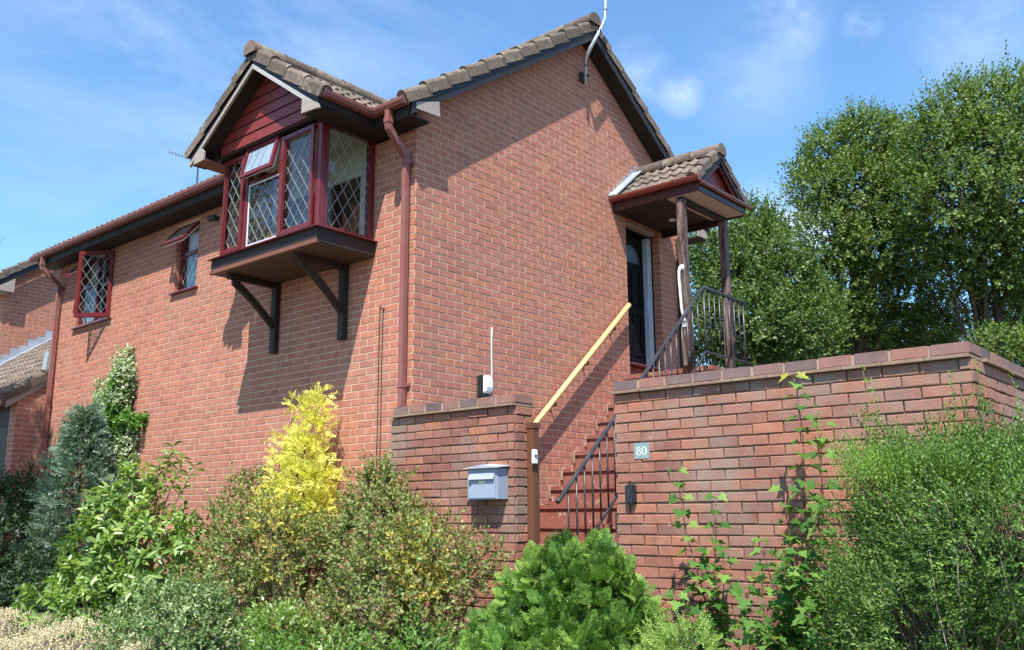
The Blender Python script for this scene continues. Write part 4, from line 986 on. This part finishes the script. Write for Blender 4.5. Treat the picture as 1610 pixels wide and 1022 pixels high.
# blue spruce
def conifer(name, label, base, h, r, mat, seed, n, L=.16, m=12, S=.045, Wd=.28, tiers=1., lean=(0, 0), flat=1., up=.15, pw=.8, smat='bark'):
    t = thing(name, label, 'conifer', base); rs = np.random.RandomState(seed)
    z = rs.rand(n)**1.25; a = rs.rand(n)*2*math.pi
    whorl = (1+.22*np.sin(z*38+a*2)+.16*np.sin(a*5+z*9))
    rad = r*(1-z)**pw*whorl*(.25+.8*rs.rand(n)**.6)+.02
    P = np.stack([base[0]+lean[0]*z+rad*np.cos(a), base[1]+lean[1]*z+rad*np.sin(a), base[2]+h*(.04+.96*z)+.05*np.sin(a*3)], 1)
    zz = z > .0
    D = np.stack([np.cos(a), np.sin(a), np.full(n, up)], 1)
    O, A, N, S_, G = twigs(rs, P, D, m, L, S, 0, .5, flat=flat)
    leafmesh('foliage', mat, t, O, A, N, S_, Wd, T_DIA, tint(rs, G, n), seed)
    mb = MB(); mb.tube([base, (base[0]+lean[0]*.5, base[1]+lean[1]*.5, base[2]+h*.5), (base[0]+lean[0], base[1]+lean[1], base[2]+h*.97)], [.035, .02, .005], 7)
    for i in range(30):
        q = rs.rand(); an = rs.rand()*6.28; rr = r*(1-q)**pw*.8; c = V(base[0]+lean[0]*q, base[1]+lean[1]*q, base[2]+h*q); mb.tube([c, c+V(rr*math.cos(an), rr*math.sin(an), .02)], [.009, .003], 5)
    mb.build('trunk', M[smat], t, smooth=True); return t
conifer('blue_spruce', 'dark blue-green spruce in front of the brick wall at left', g(-.6, 5.45), 2.4, .58, LM['spruce'], 22, 4200, L=.16, m=14, S=.055, Wd=.26, pw=.75)
# variegated climber on the wall
t = thing('climber', 'white and green variegated climber growing up the front wall', 'climbing plant', (-.05, 5.7, -2.1))
cb = [(-.10, 5.55, .98, .05, .11, .16), (-.12, 5.50, .72, .09, .17, .17), (-.14, 5.62, .45, .13, .24, .2), (-.14, 5.85, .2, .14, .30, .26), (-.14, 5.75, -.1, .14, .30, .25), (-.10, 5.30, .0, .06, .09, .28), (-.10, 5.27, -.3, .07, .10, .25), (-.14, 5.75, -.45, .14, .30, .26), (-.10, 5.25, -.62, .07, .12, .2), (-.08, 6.1, .5, .05, .08, .3)]
branches(t, (-.05, 5.7, -2.1), [b[:3] for b in cb], M['bark'], .012, seed=23)
crown('foliage', LM['varieg'], t, cb, 2600, 5, .09, .045, .75, T_OVAL, 23, up=.2, w=.35)
t2 = thing('climber', 'fresh green climber mingled with the variegated climber on the wall', 'climbing plant', (-.05, 5.5, -2.1))
cb2 = [(-.16, 5.50, .55, .07, .10, .22), (-.17, 5.52, .25, .08, .13, .22), (-.16, 5.30, .13, .05, .18, .06), (-.12, 5.42, -.05, .07, .08, .22), (-.07, 5.07, .12, .03, .08, .04)]
branches(t2, (-.05, 5.5, -2.1), [b[:3] for b in cb2], M['gstem'], .008, seed=24); crown('foliage', LM['ivy'], t2, cb2, 700, 5, .09, .05, .8, T_OVAL, 24)
# broad-leaved shrub
lb = [(-1.25, 3.1, -1.5, .42, .42, .40), (-1.35, 3.35, -1.85, .45, .45, .28), (-1.05, 2.75, -1.45, .38, .40, .40), (-1.1, 3.35, -1.1, .28, .28, .32), (-1.0, 2.45, -1.7, .38, .36, .3), (-1.6, 3.2, -2.0, .35, .4, .2), (-1.05, 3.2, -.78, .12, .14, .18), (-.9, 2.2, -1.4, .15, .2, .22), (-1.6, 2.7, -1.95, .3, .35, .25), (-.95, 2.75, -1.05, .16, .18, .18)]
t = thing('laurel_shrub', 'broad-leaved shrub with glossy light green leaves, tall shoots and red stems', 'shrub', g(-1.2, 3.)); branches(t, g(-1.2, 3.), [b[:3] for b in lb], M['stem'], .011, seed=25)
crown('foliage', LM['laurel'], t, lb, 430, 8, .16, .125, .42, T_OVAL, 25, up=.5, spread=.62, droop=.1)
rsl = np.random.RandomState(5); mb = MB(); Ps, Ds = [], []
for (x, y, z, n_) in ((-.95, 2.62, -.40, 9), (-.9, 2.50, -.52, 7), (-1.0, 2.78, -.55, 7), (-1.1, 3.25, -.50, 6), (-.85, 2.35, -.62, 5)):
    b = V(-1.05, 2.7, -1.6); e = V(x, y, z); pts = [b+(e-b)*q+V(0, .10*math.sin(q*3.1), 0) for q in np.linspace(0, 1, 8)]; mb.tube(pts, [.009*(1-.6*q) for q in np.linspace(0, 1, 8)], 6)
    for q in np.linspace(.72, 1, n_): Ps.append(b+(e-b)*q+V(0, .10*math.sin(q*3.1), 0)); Ds.append((e-b))
mb.build('shoot', M['stem'], t, smooth=True)
O, A, N, S_, G = twigs(rsl, np.array(Ps), nrm(np.array(Ds)), 3, .05, .12, .2, .7); leafmesh('shoot_leaves', LM['laurel'], t, O, A, N, S_, .42, T_OVAL, None, 6)
# golden conifer
gbz = [(-.38, 1.20, -.98, .22, .32, .20), (-.38, 1.16, -.74, .20, .28, .18), (-.36, 1.16, -.48, .14, .19, .16), (-.34, 1.10, -.26, .11, .14, .13), (-.32, 1.08, -.05, .09, .11, .11), (-.30, 1.00, .11, .04, .06, .06), (-.34, 1.36, .05, .06, .12, .03), (-.36, 1.42, -.27, .06, .14, .03), (-.38, 1.42, -.52, .08, .12, .08), (-.40, 1.48, -.86, .10, .14, .10), (-.36, .88, -.72, .1, .1, .1), (-.36, .86, -1.0, .12, .12, .12)]
t = thing('golden_conifer', 'bright golden yellow conifer against the brick wall under the bay', 'conifer', (-.4, 1.2, -2.1))
branches(t, (-.4, 1.2, -2.1), [b[:3] for b in gbz], M['bark'], .016, seed=26, name='trunk')
crown('foliage', LM['gold'], t, gbz, 1700, 12, .10, .034, .42, T_DIA, 26, up=.15, spread=.5, lump=.5, flat=1., lo=.4, hi=1.15, fr=8)
# brownish shrubs
def brown(label, base, blobs, n, seed, mat='spirea'):
    t = thing('deciduous_shrub', label, 'shrub', base, 'twiggy shrubs along the wall'); rs = np.random.RandomState(seed)
    tips = []
    for b in blobs:
        for _ in range(9): tips.append(V(*b[:3])+nrm(rs.normal(size=(1, 3)))[0]*V(*b[3:])*.95)
    branches(t, base, tips, M['twig'], .006, .0018, seed, 'stem', 5)
    crown('foliage', LM[mat], t, blobs, int(n*.85), 7, .12, .045, .56, T_DIA, seed, up=.6, spread=.5, lump=.42, lo=.45, hi=1.12, fr=8, w=.45); return t
brown('brown-green twiggy shrub under the golden conifer, left of the centre', g(-.8, 1.3), [(-.75, 1.45, -1.35, .32, .42, .36), (-.8, .95, -1.4, .34, .36, .34), (-.55, 1.95, -1.05, .16, .26, .28), (-.7, 1.9, -1.6, .3, .3, .25), (-.9, 1.1, -1.85, .34, .5, .30), (-.45, 1.75, -.8, .08, .2, .12)], 2600, 31)
brown('upright twiggy brownish shrub between the golden conifer and the letterbox', g(-.45, -.05), [(-.40, .05, -1.05, .2, .26, .30), (-.42, -.25, -1.17, .2, .24, .26), (-.45, .2, -1.35, .25, .35, .3), (-.35, .05, -.74, .07, .12, .13)], 1700, 32)
brown('spreading twiggy shrub with brown tips below the letterbox', g(-.9, -.9), [(-.85, -.75, -1.5, .34, .38, .34), (-.85, -1.15, -1.45, .32, .32, .3), (-.95, -.5, -1.88, .34, .4, .30), (-1.05, .1, -2.0, .28, .4, .22), (-.95, -1.2, -1.9, .34, .35, .25), (-.7, -1.45, -1.45, .15, .18, .14)], 2300, 33)
t = brown('yellowing leafy patch on the twiggy shrub left of the letterbox', g(-.7, -.6), [(-.95, -1.08, -1.36, .12, .18, .20), (-.98, -1.2, -1.6, .1, .16, .16)], 300, 34, 'spirea2')
t = brown('yellowing leafy patch below the golden conifer', g(-.8, .6), [(-1.0, .72, -1.2, .10, .14, .2), (-1.0, .65, -1.5, .08, .10, .12)], 110, 35, 'spirea2')
# pale variegated shrub and ground cover
shrub('variegated_shrub', 'low pale cream-edged shrub at lower left, in front of the glossy shrub', 'shrub', g(-1.9, .9), [(-1.8, .85, -1.96, .30, .34, .28), (-1.75, .55, -2.05, .28, .28, .24), (-1.9, 1.15, -2.06, .28, .28, .22), (-1.7, .75, -1.80, .16, .2, .16)], 1500, LM['pale'], 36, m=7, L=.11, S=.044, Wd=.52, up=.6, lump=.42, fr=7, smat='twig')
for i, (x, y, z, r, s_) in enumerate(((-1.5, -.15, -1.95, .22, .18), (-1.75, -.4, -2.1, .22, .14), (-1.35, -.75, -2.05, .26, .18), (-1.5, -1.1, -2.1, .22, .16), (-1.2, .3, -2.0, .3, .22), (-1.3, -1.55, -2.0, .2, .2))):
    labs = ['small leafy green plant at the foot of the twiggy shrubs, beside the pale shrub', 'low green plant at the bottom edge right of the pale shrub', 'leafy green plant at the foot of the spreading twiggy shrub', 'lowest green plant at the bottom edge under the letterbox', 'green plant between the pale shrub and the brown-green shrub', 'green sprig plant between the spreading shrub and the round conifer']
    shrub('border_plant', labs[i], 'plant', (x, y, z-.25), [(x, y, z-.05, r*.75, r*.8, s_*.8)], 130, LM['fern' if i in (1, 3, 5) else 'hedget' if i == 4 else 'laurel'], 40+i, m=7, L=.12, S=.055, Wd=.42, up=.7, lump=.4, smat='gstem', group='low plants along the front of the bed')
rs = np.random.RandomState(50); n = 9000
P = np.stack([rs.uniform(-3.9, -1.9, n), rs.uniform(.6, 5.2, n), np.zeros(n)], 1); P[:, 2] = [gz(x, y) for x, y in P[:, :2]]
P[:, 2] += .10+.10*np.sin(P[:, 0]*5)*np.sin(P[:, 1]*4)+rs.rand(n)*.07
O, A, N, S_, G = twigs(rs, P, np.tile([0, 0, 1.], (n, 1)), 6, .05, .022, .8, .5)
tag(leafmesh('ground_cover', LM['cream'], None, O, A, N, S_, .6, T_DIA, tint(rs, G, n), 50), kind='stuff')
# round green conifer
t = thing('dwarf_conifer', 'big rounded bright green dwarf conifer at the foot of the steps', 'conifer', g(-1.3, -2.85))
db = [(-1.25, -2.789, -1.84, 0.459, 0.567, 0.367), (-1.19, -2.607, -1.564, 0.267, 0.309, 0.238), (-1.19, -2.919, -1.522, 0.267, 0.284, 0.238), (-1.31, -2.347, -1.935, 0.242, 0.284, 0.238), (-1.31, -3.218, -1.818, 0.242, 0.231, 0.238), (-1.552, -2.66, -1.988, 0.315, 0.386, 0.238), (-1.492, -3.049, -1.967, 0.29, 0.335, 0.238), (-1.129, -2.66, -1.341, 0.096, 0.103, 0.108), (-1.129, -2.894, -1.299, 0.085, 0.09, 0.108), (-1.19, -3.088, -1.458, 0.109, 0.103, 0.119), (-1.25, -2.4, -1.649, 0.121, 0.129, 0.13), (-1.19, -3.27, -1.564, 0.085, 0.09, 0.119)]
branches(t, g(-1.25, -2.8), [V(*b[:3])-V(0, 0, .1) for b in db], M['bark'], .02, seed=61, name='trunk')
rs = np.random.RandomState(61); PT, DT = blobpts(rs, db, 520, .76, 1.0, .26, 7.)
DT = nrm(DT+np.array([-.12, -.1, .55])); q_ = rs.randint(0, 520, 5000); n = len(q_)
cone = rs.normal(0, .55, (n, 3)); D2 = nrm(DT[q_]+cone); P = PT[q_]-DT[q_]*.06+cone*.035; side = nrm(np.cross(D2, rs.normal(size=(n, 3)))); nor = np.cross(D2, side)
Os, As, Ns, Ss, G = [], [], [], [], []
Lf = .10*(.6+.6*rs.rand(n))
for j in range(7):                                     # fan sprays: side shoots, each with its own scale leaves
    for sg in (1, -1):
        t_ = .12+.13*j; a = nrm(D2*.80+side*sg*(.62-.05*j)+rs.normal(0, .07, (n, 3))); b0 = P+D2*(Lf*t_)[:, None]; ll = Lf*(.62-.07*j)
        for q in range(4):
            for s2 in (1, -1):
                Os.append(b0+a*(ll*(.10+.27*q))[:, None]); As.append(nrm(a*.85+np.cross(nor, a)*s2*.62)); Ns.append(nor+rs.normal(0, .25, (n, 3))); Ss.append(.26*ll+.004); G.append(np.arange(n))
O, A, N, S_, G = [np.concatenate(x) for x in (Os, As, Ns, Ss, G)]
leafmesh('foliage', LM['conif'], t, O, A, N, S_, .44, T_DIA, np.clip(.55*rs.rand(520)[q_][G]+.45*rs.rand(len(G)), 0, 1), 61)
shrub('dwarf_conifer', 'small lime-green conifer tuft between the round conifer and the maple seedlings', 'conifer', (-1.55, -3.75, -2.2), [(-1.5, -3.72, -1.82, .16, .16, .16), (-1.6, -3.55, -1.95, .16, .16, .14), (-1.75, -3.1, -1.98, .14, .16, .12)], 700, LM['conif2'], 62, m=14, L=.09, S=.02, Wd=.4, up=.6, flat=1.)
# maple seedlings
def maple(label, base, stems, seed, sz=.078, group=None):
    t = thing('maple_seedling', label, 'seedling', base, 'maple seedlings against the brick wall'); rs = np.random.RandomState(seed); mb = MB(); Ol, Al, Nl, Sl, yo = [], [], [], [], []
    for (tx, ty, tz, nn) in stems:
        b = V(*base)+rs.normal(0, .03, 3)*[1, 1, 0]; e = V(tx, ty, tz); w_ = rs.normal(0, .03, 3)
        f = lambda q: b+(e-b)*q+w_*math.sin(q*6)
        mb.tube([f(q) for q in np.linspace(0, 1, 10)], [.007*(1-.65*q) for q in np.linspace(0, 1, 10)], 6)
        nn = int(nn*1.6)
        for k in range(nn):
            q = .16+.84*k/(nn-1); p = f(q); a0 = k*1.57+rs.rand()*.5
            for s2 in ((0, math.pi, 1.6) if q < .6 else (0, math.pi)):
                d = V(math.cos(a0+s2), math.sin(a0+s2), .55); pl = sz*(.75-.35*q)*rs.uniform(.8, 1.3); tip = p+d/np.linalg.norm(d)*pl
                mb.tube([p, p+d*pl*.5+V(0, 0, .006), tip], .0018, 4)
                Ol.append(tip); Al.append(V(d[0]-.1, d[1]-.1, rs.uniform(-.8, -.1))); Nl.append(V(d[0]*.4-.38+rs.normal(0, .25), d[1]*.4-.38+rs.normal(0, .25), .9)); Sl.append(sz*(1.3-.45*q)*rs.uniform(.8, 1.25)); yo.append(q > .99 and nn > 19)
            if rs.rand() < .6:
                d = V(*rs.normal(0, 1, 3)); d[2] = .3; d /= np.linalg.norm(d); Ol.append(p+d*.03); Al.append(V(d[0], d[1], -.3)); Nl.append(V(-.2, -.3, 1.)); Sl.append(sz*.6); yo.append(False)
    mb.build('stem', M['stem'], t, smooth=True); Ol, Al, Nl, Sl, yo = map(np.array, (Ol, Al, Nl, Sl, yo))
    leafmesh('foliage', LM['maple'], t, Ol[~yo], Al[~yo], Nl[~yo], Sl[~yo], 1.05, T_MAPLE, None, seed)
    if yo.any(): leafmesh('young_leaves', LM['mapley'], t, Ol[yo], Al[yo], Nl[yo], Sl[yo]*1.3, 1.05, T_MAPLE, None, seed)
    return t
maple('maple seedling with two low stems standing just right of the key safe', g(-.5, -3.35), [(-.5, -3.15, -.80, 9), (-.5, -3.42, -.98, 8), (-.6, -3.5, -1.3, 6), (-.75, -3.25, -1.6, 5), (-.5, -3.75, -1.42, 5)], 71)
maple('tallest maple seedling, its yellow top reaching the coping of the long wall', g(-.5, -3.98), [(-.45, -3.97, -.26, 14), (-.6, -3.95, -.95, 8), (-.75, -3.85, -1.25, 7), (-.55, -4.15, -1.15, 7), (-.85, -4.1, -1.4, 8), (-.8, -3.75, -1.5, 8), (-.9, -3.95, -1.6, 8), (-.8, -4.0, -1.3, 8), (-.7, -4.1, -1.45, 8), (-.95, -3.85, -1.7, 7)], 72)
maple('maple seedling leaning against the left side of the hedge', g(-.6, -4.3), [(-.6, -4.22, -.58, 10), (-.75, -4.2, -1.05, 7), (-.95, -4.1, -1.35, 6), (-1.0, -4.2, -1.6, 6), (-1.1, -4.05, -1.75, 5)], 73, sz=.075)
maple('maple seedling poking out above the hedge against the return wall', (.1, -5.25, -1.6), [(.1, -5.22, -.50, 5), (.15, -5.3, -.62, 4), (.0, -5.35, -.72, 4)], 74, sz=.07)
# hedge
t = thing('hedge', 'dense green hedge at lower right with bare twigs near its foot', 'hedge', g(-.9, -5.1))
hb = [(-.75, -4.85, -1.15, .42, .42, .42), (-.6, -5.3, -1.14, .45, .5, .40), (-1.05, -5.15, -1.15, .45, .42, .36), (-.75, -5.8, -1.24, .6, .5, .40), (-1.0, -4.70, -1.55, .36, .30, .35), (-1.25, -4.95, -1.6, .36, .34, .34), (-1.35, -5.35, -1.25, .4, .4, .32), (-.9, -5.6, -1.18, .5, .4, .38)]
rs = np.random.RandomState(80); tips = []
for b in hb:
    for _ in range(34): tips.append(V(*b[:3])+nrm(rs.normal(size=(1, 3)))[0]*V(*b[3:])*1.0)
branches(t, g(-.95, -5.15), tips, M['twig'], .008, .0018, 80, 'stem', 5, bend=.18)
crown('foliage', LM['hedge'], t, hb, 17000, 10, .10, .025, .40, T_DIA, 80, up=.6, spread=.5, lump=.34, lo=.55, hi=1.08, fr=7)
n = 4200; P = np.stack([rs.uniform(-1.35, -.2, n), rs.uniform(-6.1, -4.5, n), rs.uniform(-.90, -.76, n)], 1); P[:, 2] += (P[:, 1]+4.7)*.14; P[:, 2] += .04*np.sin(P[:, 0]*9)+.03*np.sin(P[:, 1]*11)-.10*((P[:, 0]+.7)/.6)**2
O, A, N, S_, G = twigs(rs, P, np.tile([0, 0, 1.], (n, 1)), 9, .10, .02, 1.2, .42); leafmesh('top_shoots', LM['hedget'], t, O, A, N, S_, .32, T_DIA, tint(rs, G, n), 81)
mb = MB(); Ps, Ds = [], []
for (px, py, X) in ((1357, 578, -.5), (1372, 600, -.55), (1285, 640, -.5), (1492, 588, -.45), (1487, 640, -.5), (1535, 570, -.4), (1592, 592, -.5), (1598, 640, -.55)):
    e = V(*on('X', X, px, py)); mb = MB(); b = V(e[0]-.05, e[1]-.02, -.85); e2 = [b+(e-b)*q+V(.008*math.sin(q*9), .012*math.sin(q*7), 0) for q in np.linspace(0, 1, 9)]; mb.tube(e2, [.004*(1-.6*q) for q in np.linspace(0, 1, 9)], 5); mb.build('stray_shoot', M['gstem'], t, smooth=True)
    for p in e2[1:]:
        for _ in range(3): Ps.append(p+rs.normal(0, .006, 3)); Ds.append(nrm(rs.normal(size=(1, 3)))[0]+V(0, 0, .5))
O, A, N, S_, G = twigs(rs, np.array(Ps), np.array(Ds), 4, .022, .018, .2, .5); leafmesh('stray_leaves', LM['hedget'], t, O, A, N, S_, .4, T_DIA, None, 82)

# tree just outside the left edge whose shade falls on the corner
b7 = [(-2.95, 6.7, 4.3, .65, .7, .55), (-2.95, 6.4, 3.5, .6, .7, .5), (-2.9, 5.8, 2.8, .55, .65, .5), (-2.85, 5.3, 2.1, .5, .6, .45), (-3.0, 7.5, 4.4, .65, .7, .55), (-2.9, 6.9, 2.6, .6, .7, .5), (-2.8, 5.9, 1.9, .5, .6, .4), (-3.0, 7.6, 3.4, .6, .7, .55)]
t7 = thing('tree', 'leafy tree outside the left edge, shading the corner by the lean-to', 'tree', (-3.3, 6.8, gz(-3.3, 6.8)))
branches(t7, (-3.3, 6.8, gz(-3.3, 6.8)), [b[:3] for b in b7], M['bark'], .05, .01, 90, 'trunk', 8)
crown('crown', LM['tree'], t7, b7, 5200, 7, .2, .08, .66, T_DIA, 90, lo=.2, lump=.3)

# =================================================================== light and sky
SD = V(1, .62, -1.90); SD /= np.linalg.norm(SD)
ld = bpy.data.lights.new('sun', 'SUN'); ld.energy = 5.0; ld.angle = R(.5); ld.color = (1, .955, .88)
lo = bpy.data.objects.new('sun', ld); COL.objects.link(lo); lo.rotation_euler = Vector(SD).to_track_quat('-Z', 'Y').to_euler()
w = bpy.data.worlds.new('World'); sc.world = w; w.use_nodes = True; nt = w.node_tree
bg = nt.nodes['Background']; bg.inputs['Strength'].default_value = .095
sky = nt.nodes.new('ShaderNodeTexSky'); sky.sky_type = 'NISHITA'; sky.sun_disc = False
sky.sun_elevation = math.asin(-SD[2]); sky.sun_rotation = math.atan2(-SD[0], -SD[1]); sky.air_density = 1.0; sky.dust_density = .6; sky.ozone_density = 1.6
tc = nt.nodes.new('ShaderNodeTexCoord')
def clouds(scale, stretch, lo_, hi_, amt, seed):
    mp = nt.nodes.new('ShaderNodeMapping'); mp.inputs['Scale'].default_value = stretch; mp.inputs['Location'].default_value = (seed, seed*.7, 0)
    mp.inputs['Rotation'].default_value = (.3, .5, -.7)
    nt.links.new(tc.outputs['Generated'], mp.inputs['Vector'])
    n = noise(nt, scale, 9, .62, mp.outputs['Vector'], .4); return mapr(nt, n, lo_, hi_, 0, amt)
def blob(x, y, r, soft, amt):                        # a cloud bank in one part of the sky
    d = ray(x, y); d = d/np.linalg.norm(d)
    vd = nt.nodes.new('ShaderNodeVectorMath'); vd.operation = 'DISTANCE'; nt.links.new(tc.outputs['Generated'], vd.inputs[0]); vd.inputs[1].default_value = tuple(d)
    return mapr(nt, vd.outputs['Value'], r, r*soft, 0, amt)
def mul(a, b):
    m = nt.nodes.new('ShaderNodeMath'); m.operation = 'MULTIPLY'; nt.links.new(a, m.inputs[0]); nt.links.new(b, m.inputs[1]); return m.outputs[0]
def addm(a, b):
    m = nt.nodes.new('ShaderNodeMath'); m.operation = 'ADD'; m.use_clamp = True; nt.links.new(a, m.inputs[0]); nt.links.new(b, m.inputs[1]); return m.outputs[0]
cir = clouds(2.4, (1.0, 2.6, 3.2), .44, .78, .36, 3.1)
cir = mul(cir, blob(330, 60, .40, .1, 1.))
puf = clouds(9., (1, 1, 1.4), .36, .62, 1., 1.7)
pf = addm(mul(puf, blob(1000, 120, .045, .0, .45)), mul(puf, blob(1070, 148, .028, .0, .5)))
pf = addm(pf, mul(puf, blob(1190, 110, .08, .0, .2))); pf = addm(pf, mul(puf, blob(1245, 20, .05, .0, .3))); pf = addm(pf, mul(puf, blob(1355, 40, .022, .1, .5)))
pf = addm(pf, mul(puf, blob(1540, 60, .09, .0, .2))); pf = addm(pf, mul(puf, blob(1240, 400, .09, .2, .8)))
tot = addm(cir, pf)
SKYT = (1.0, 1.36, 1.56)
skyc = mixc(nt, 1., sky.outputs[0], SKYT, 'MULTIPLY')
c = mixc(nt, tot, skyc, (7.4, 7.9, 8.6))
nt.links.new(c, bg.inputs['Color'])
sc.render.engine = 'CYCLES'
sc.view_settings.view_transform = 'Standard'; sc.view_settings.look = 'None'; sc.view_settings.exposure = .93; sc.view_settings.gamma = 1
sc.cycles.max_bounces = 8; sc.cycles.transparent_max_bounces = 16
sc.render.resolution_x = 1024; sc.render.resolution_y = 650
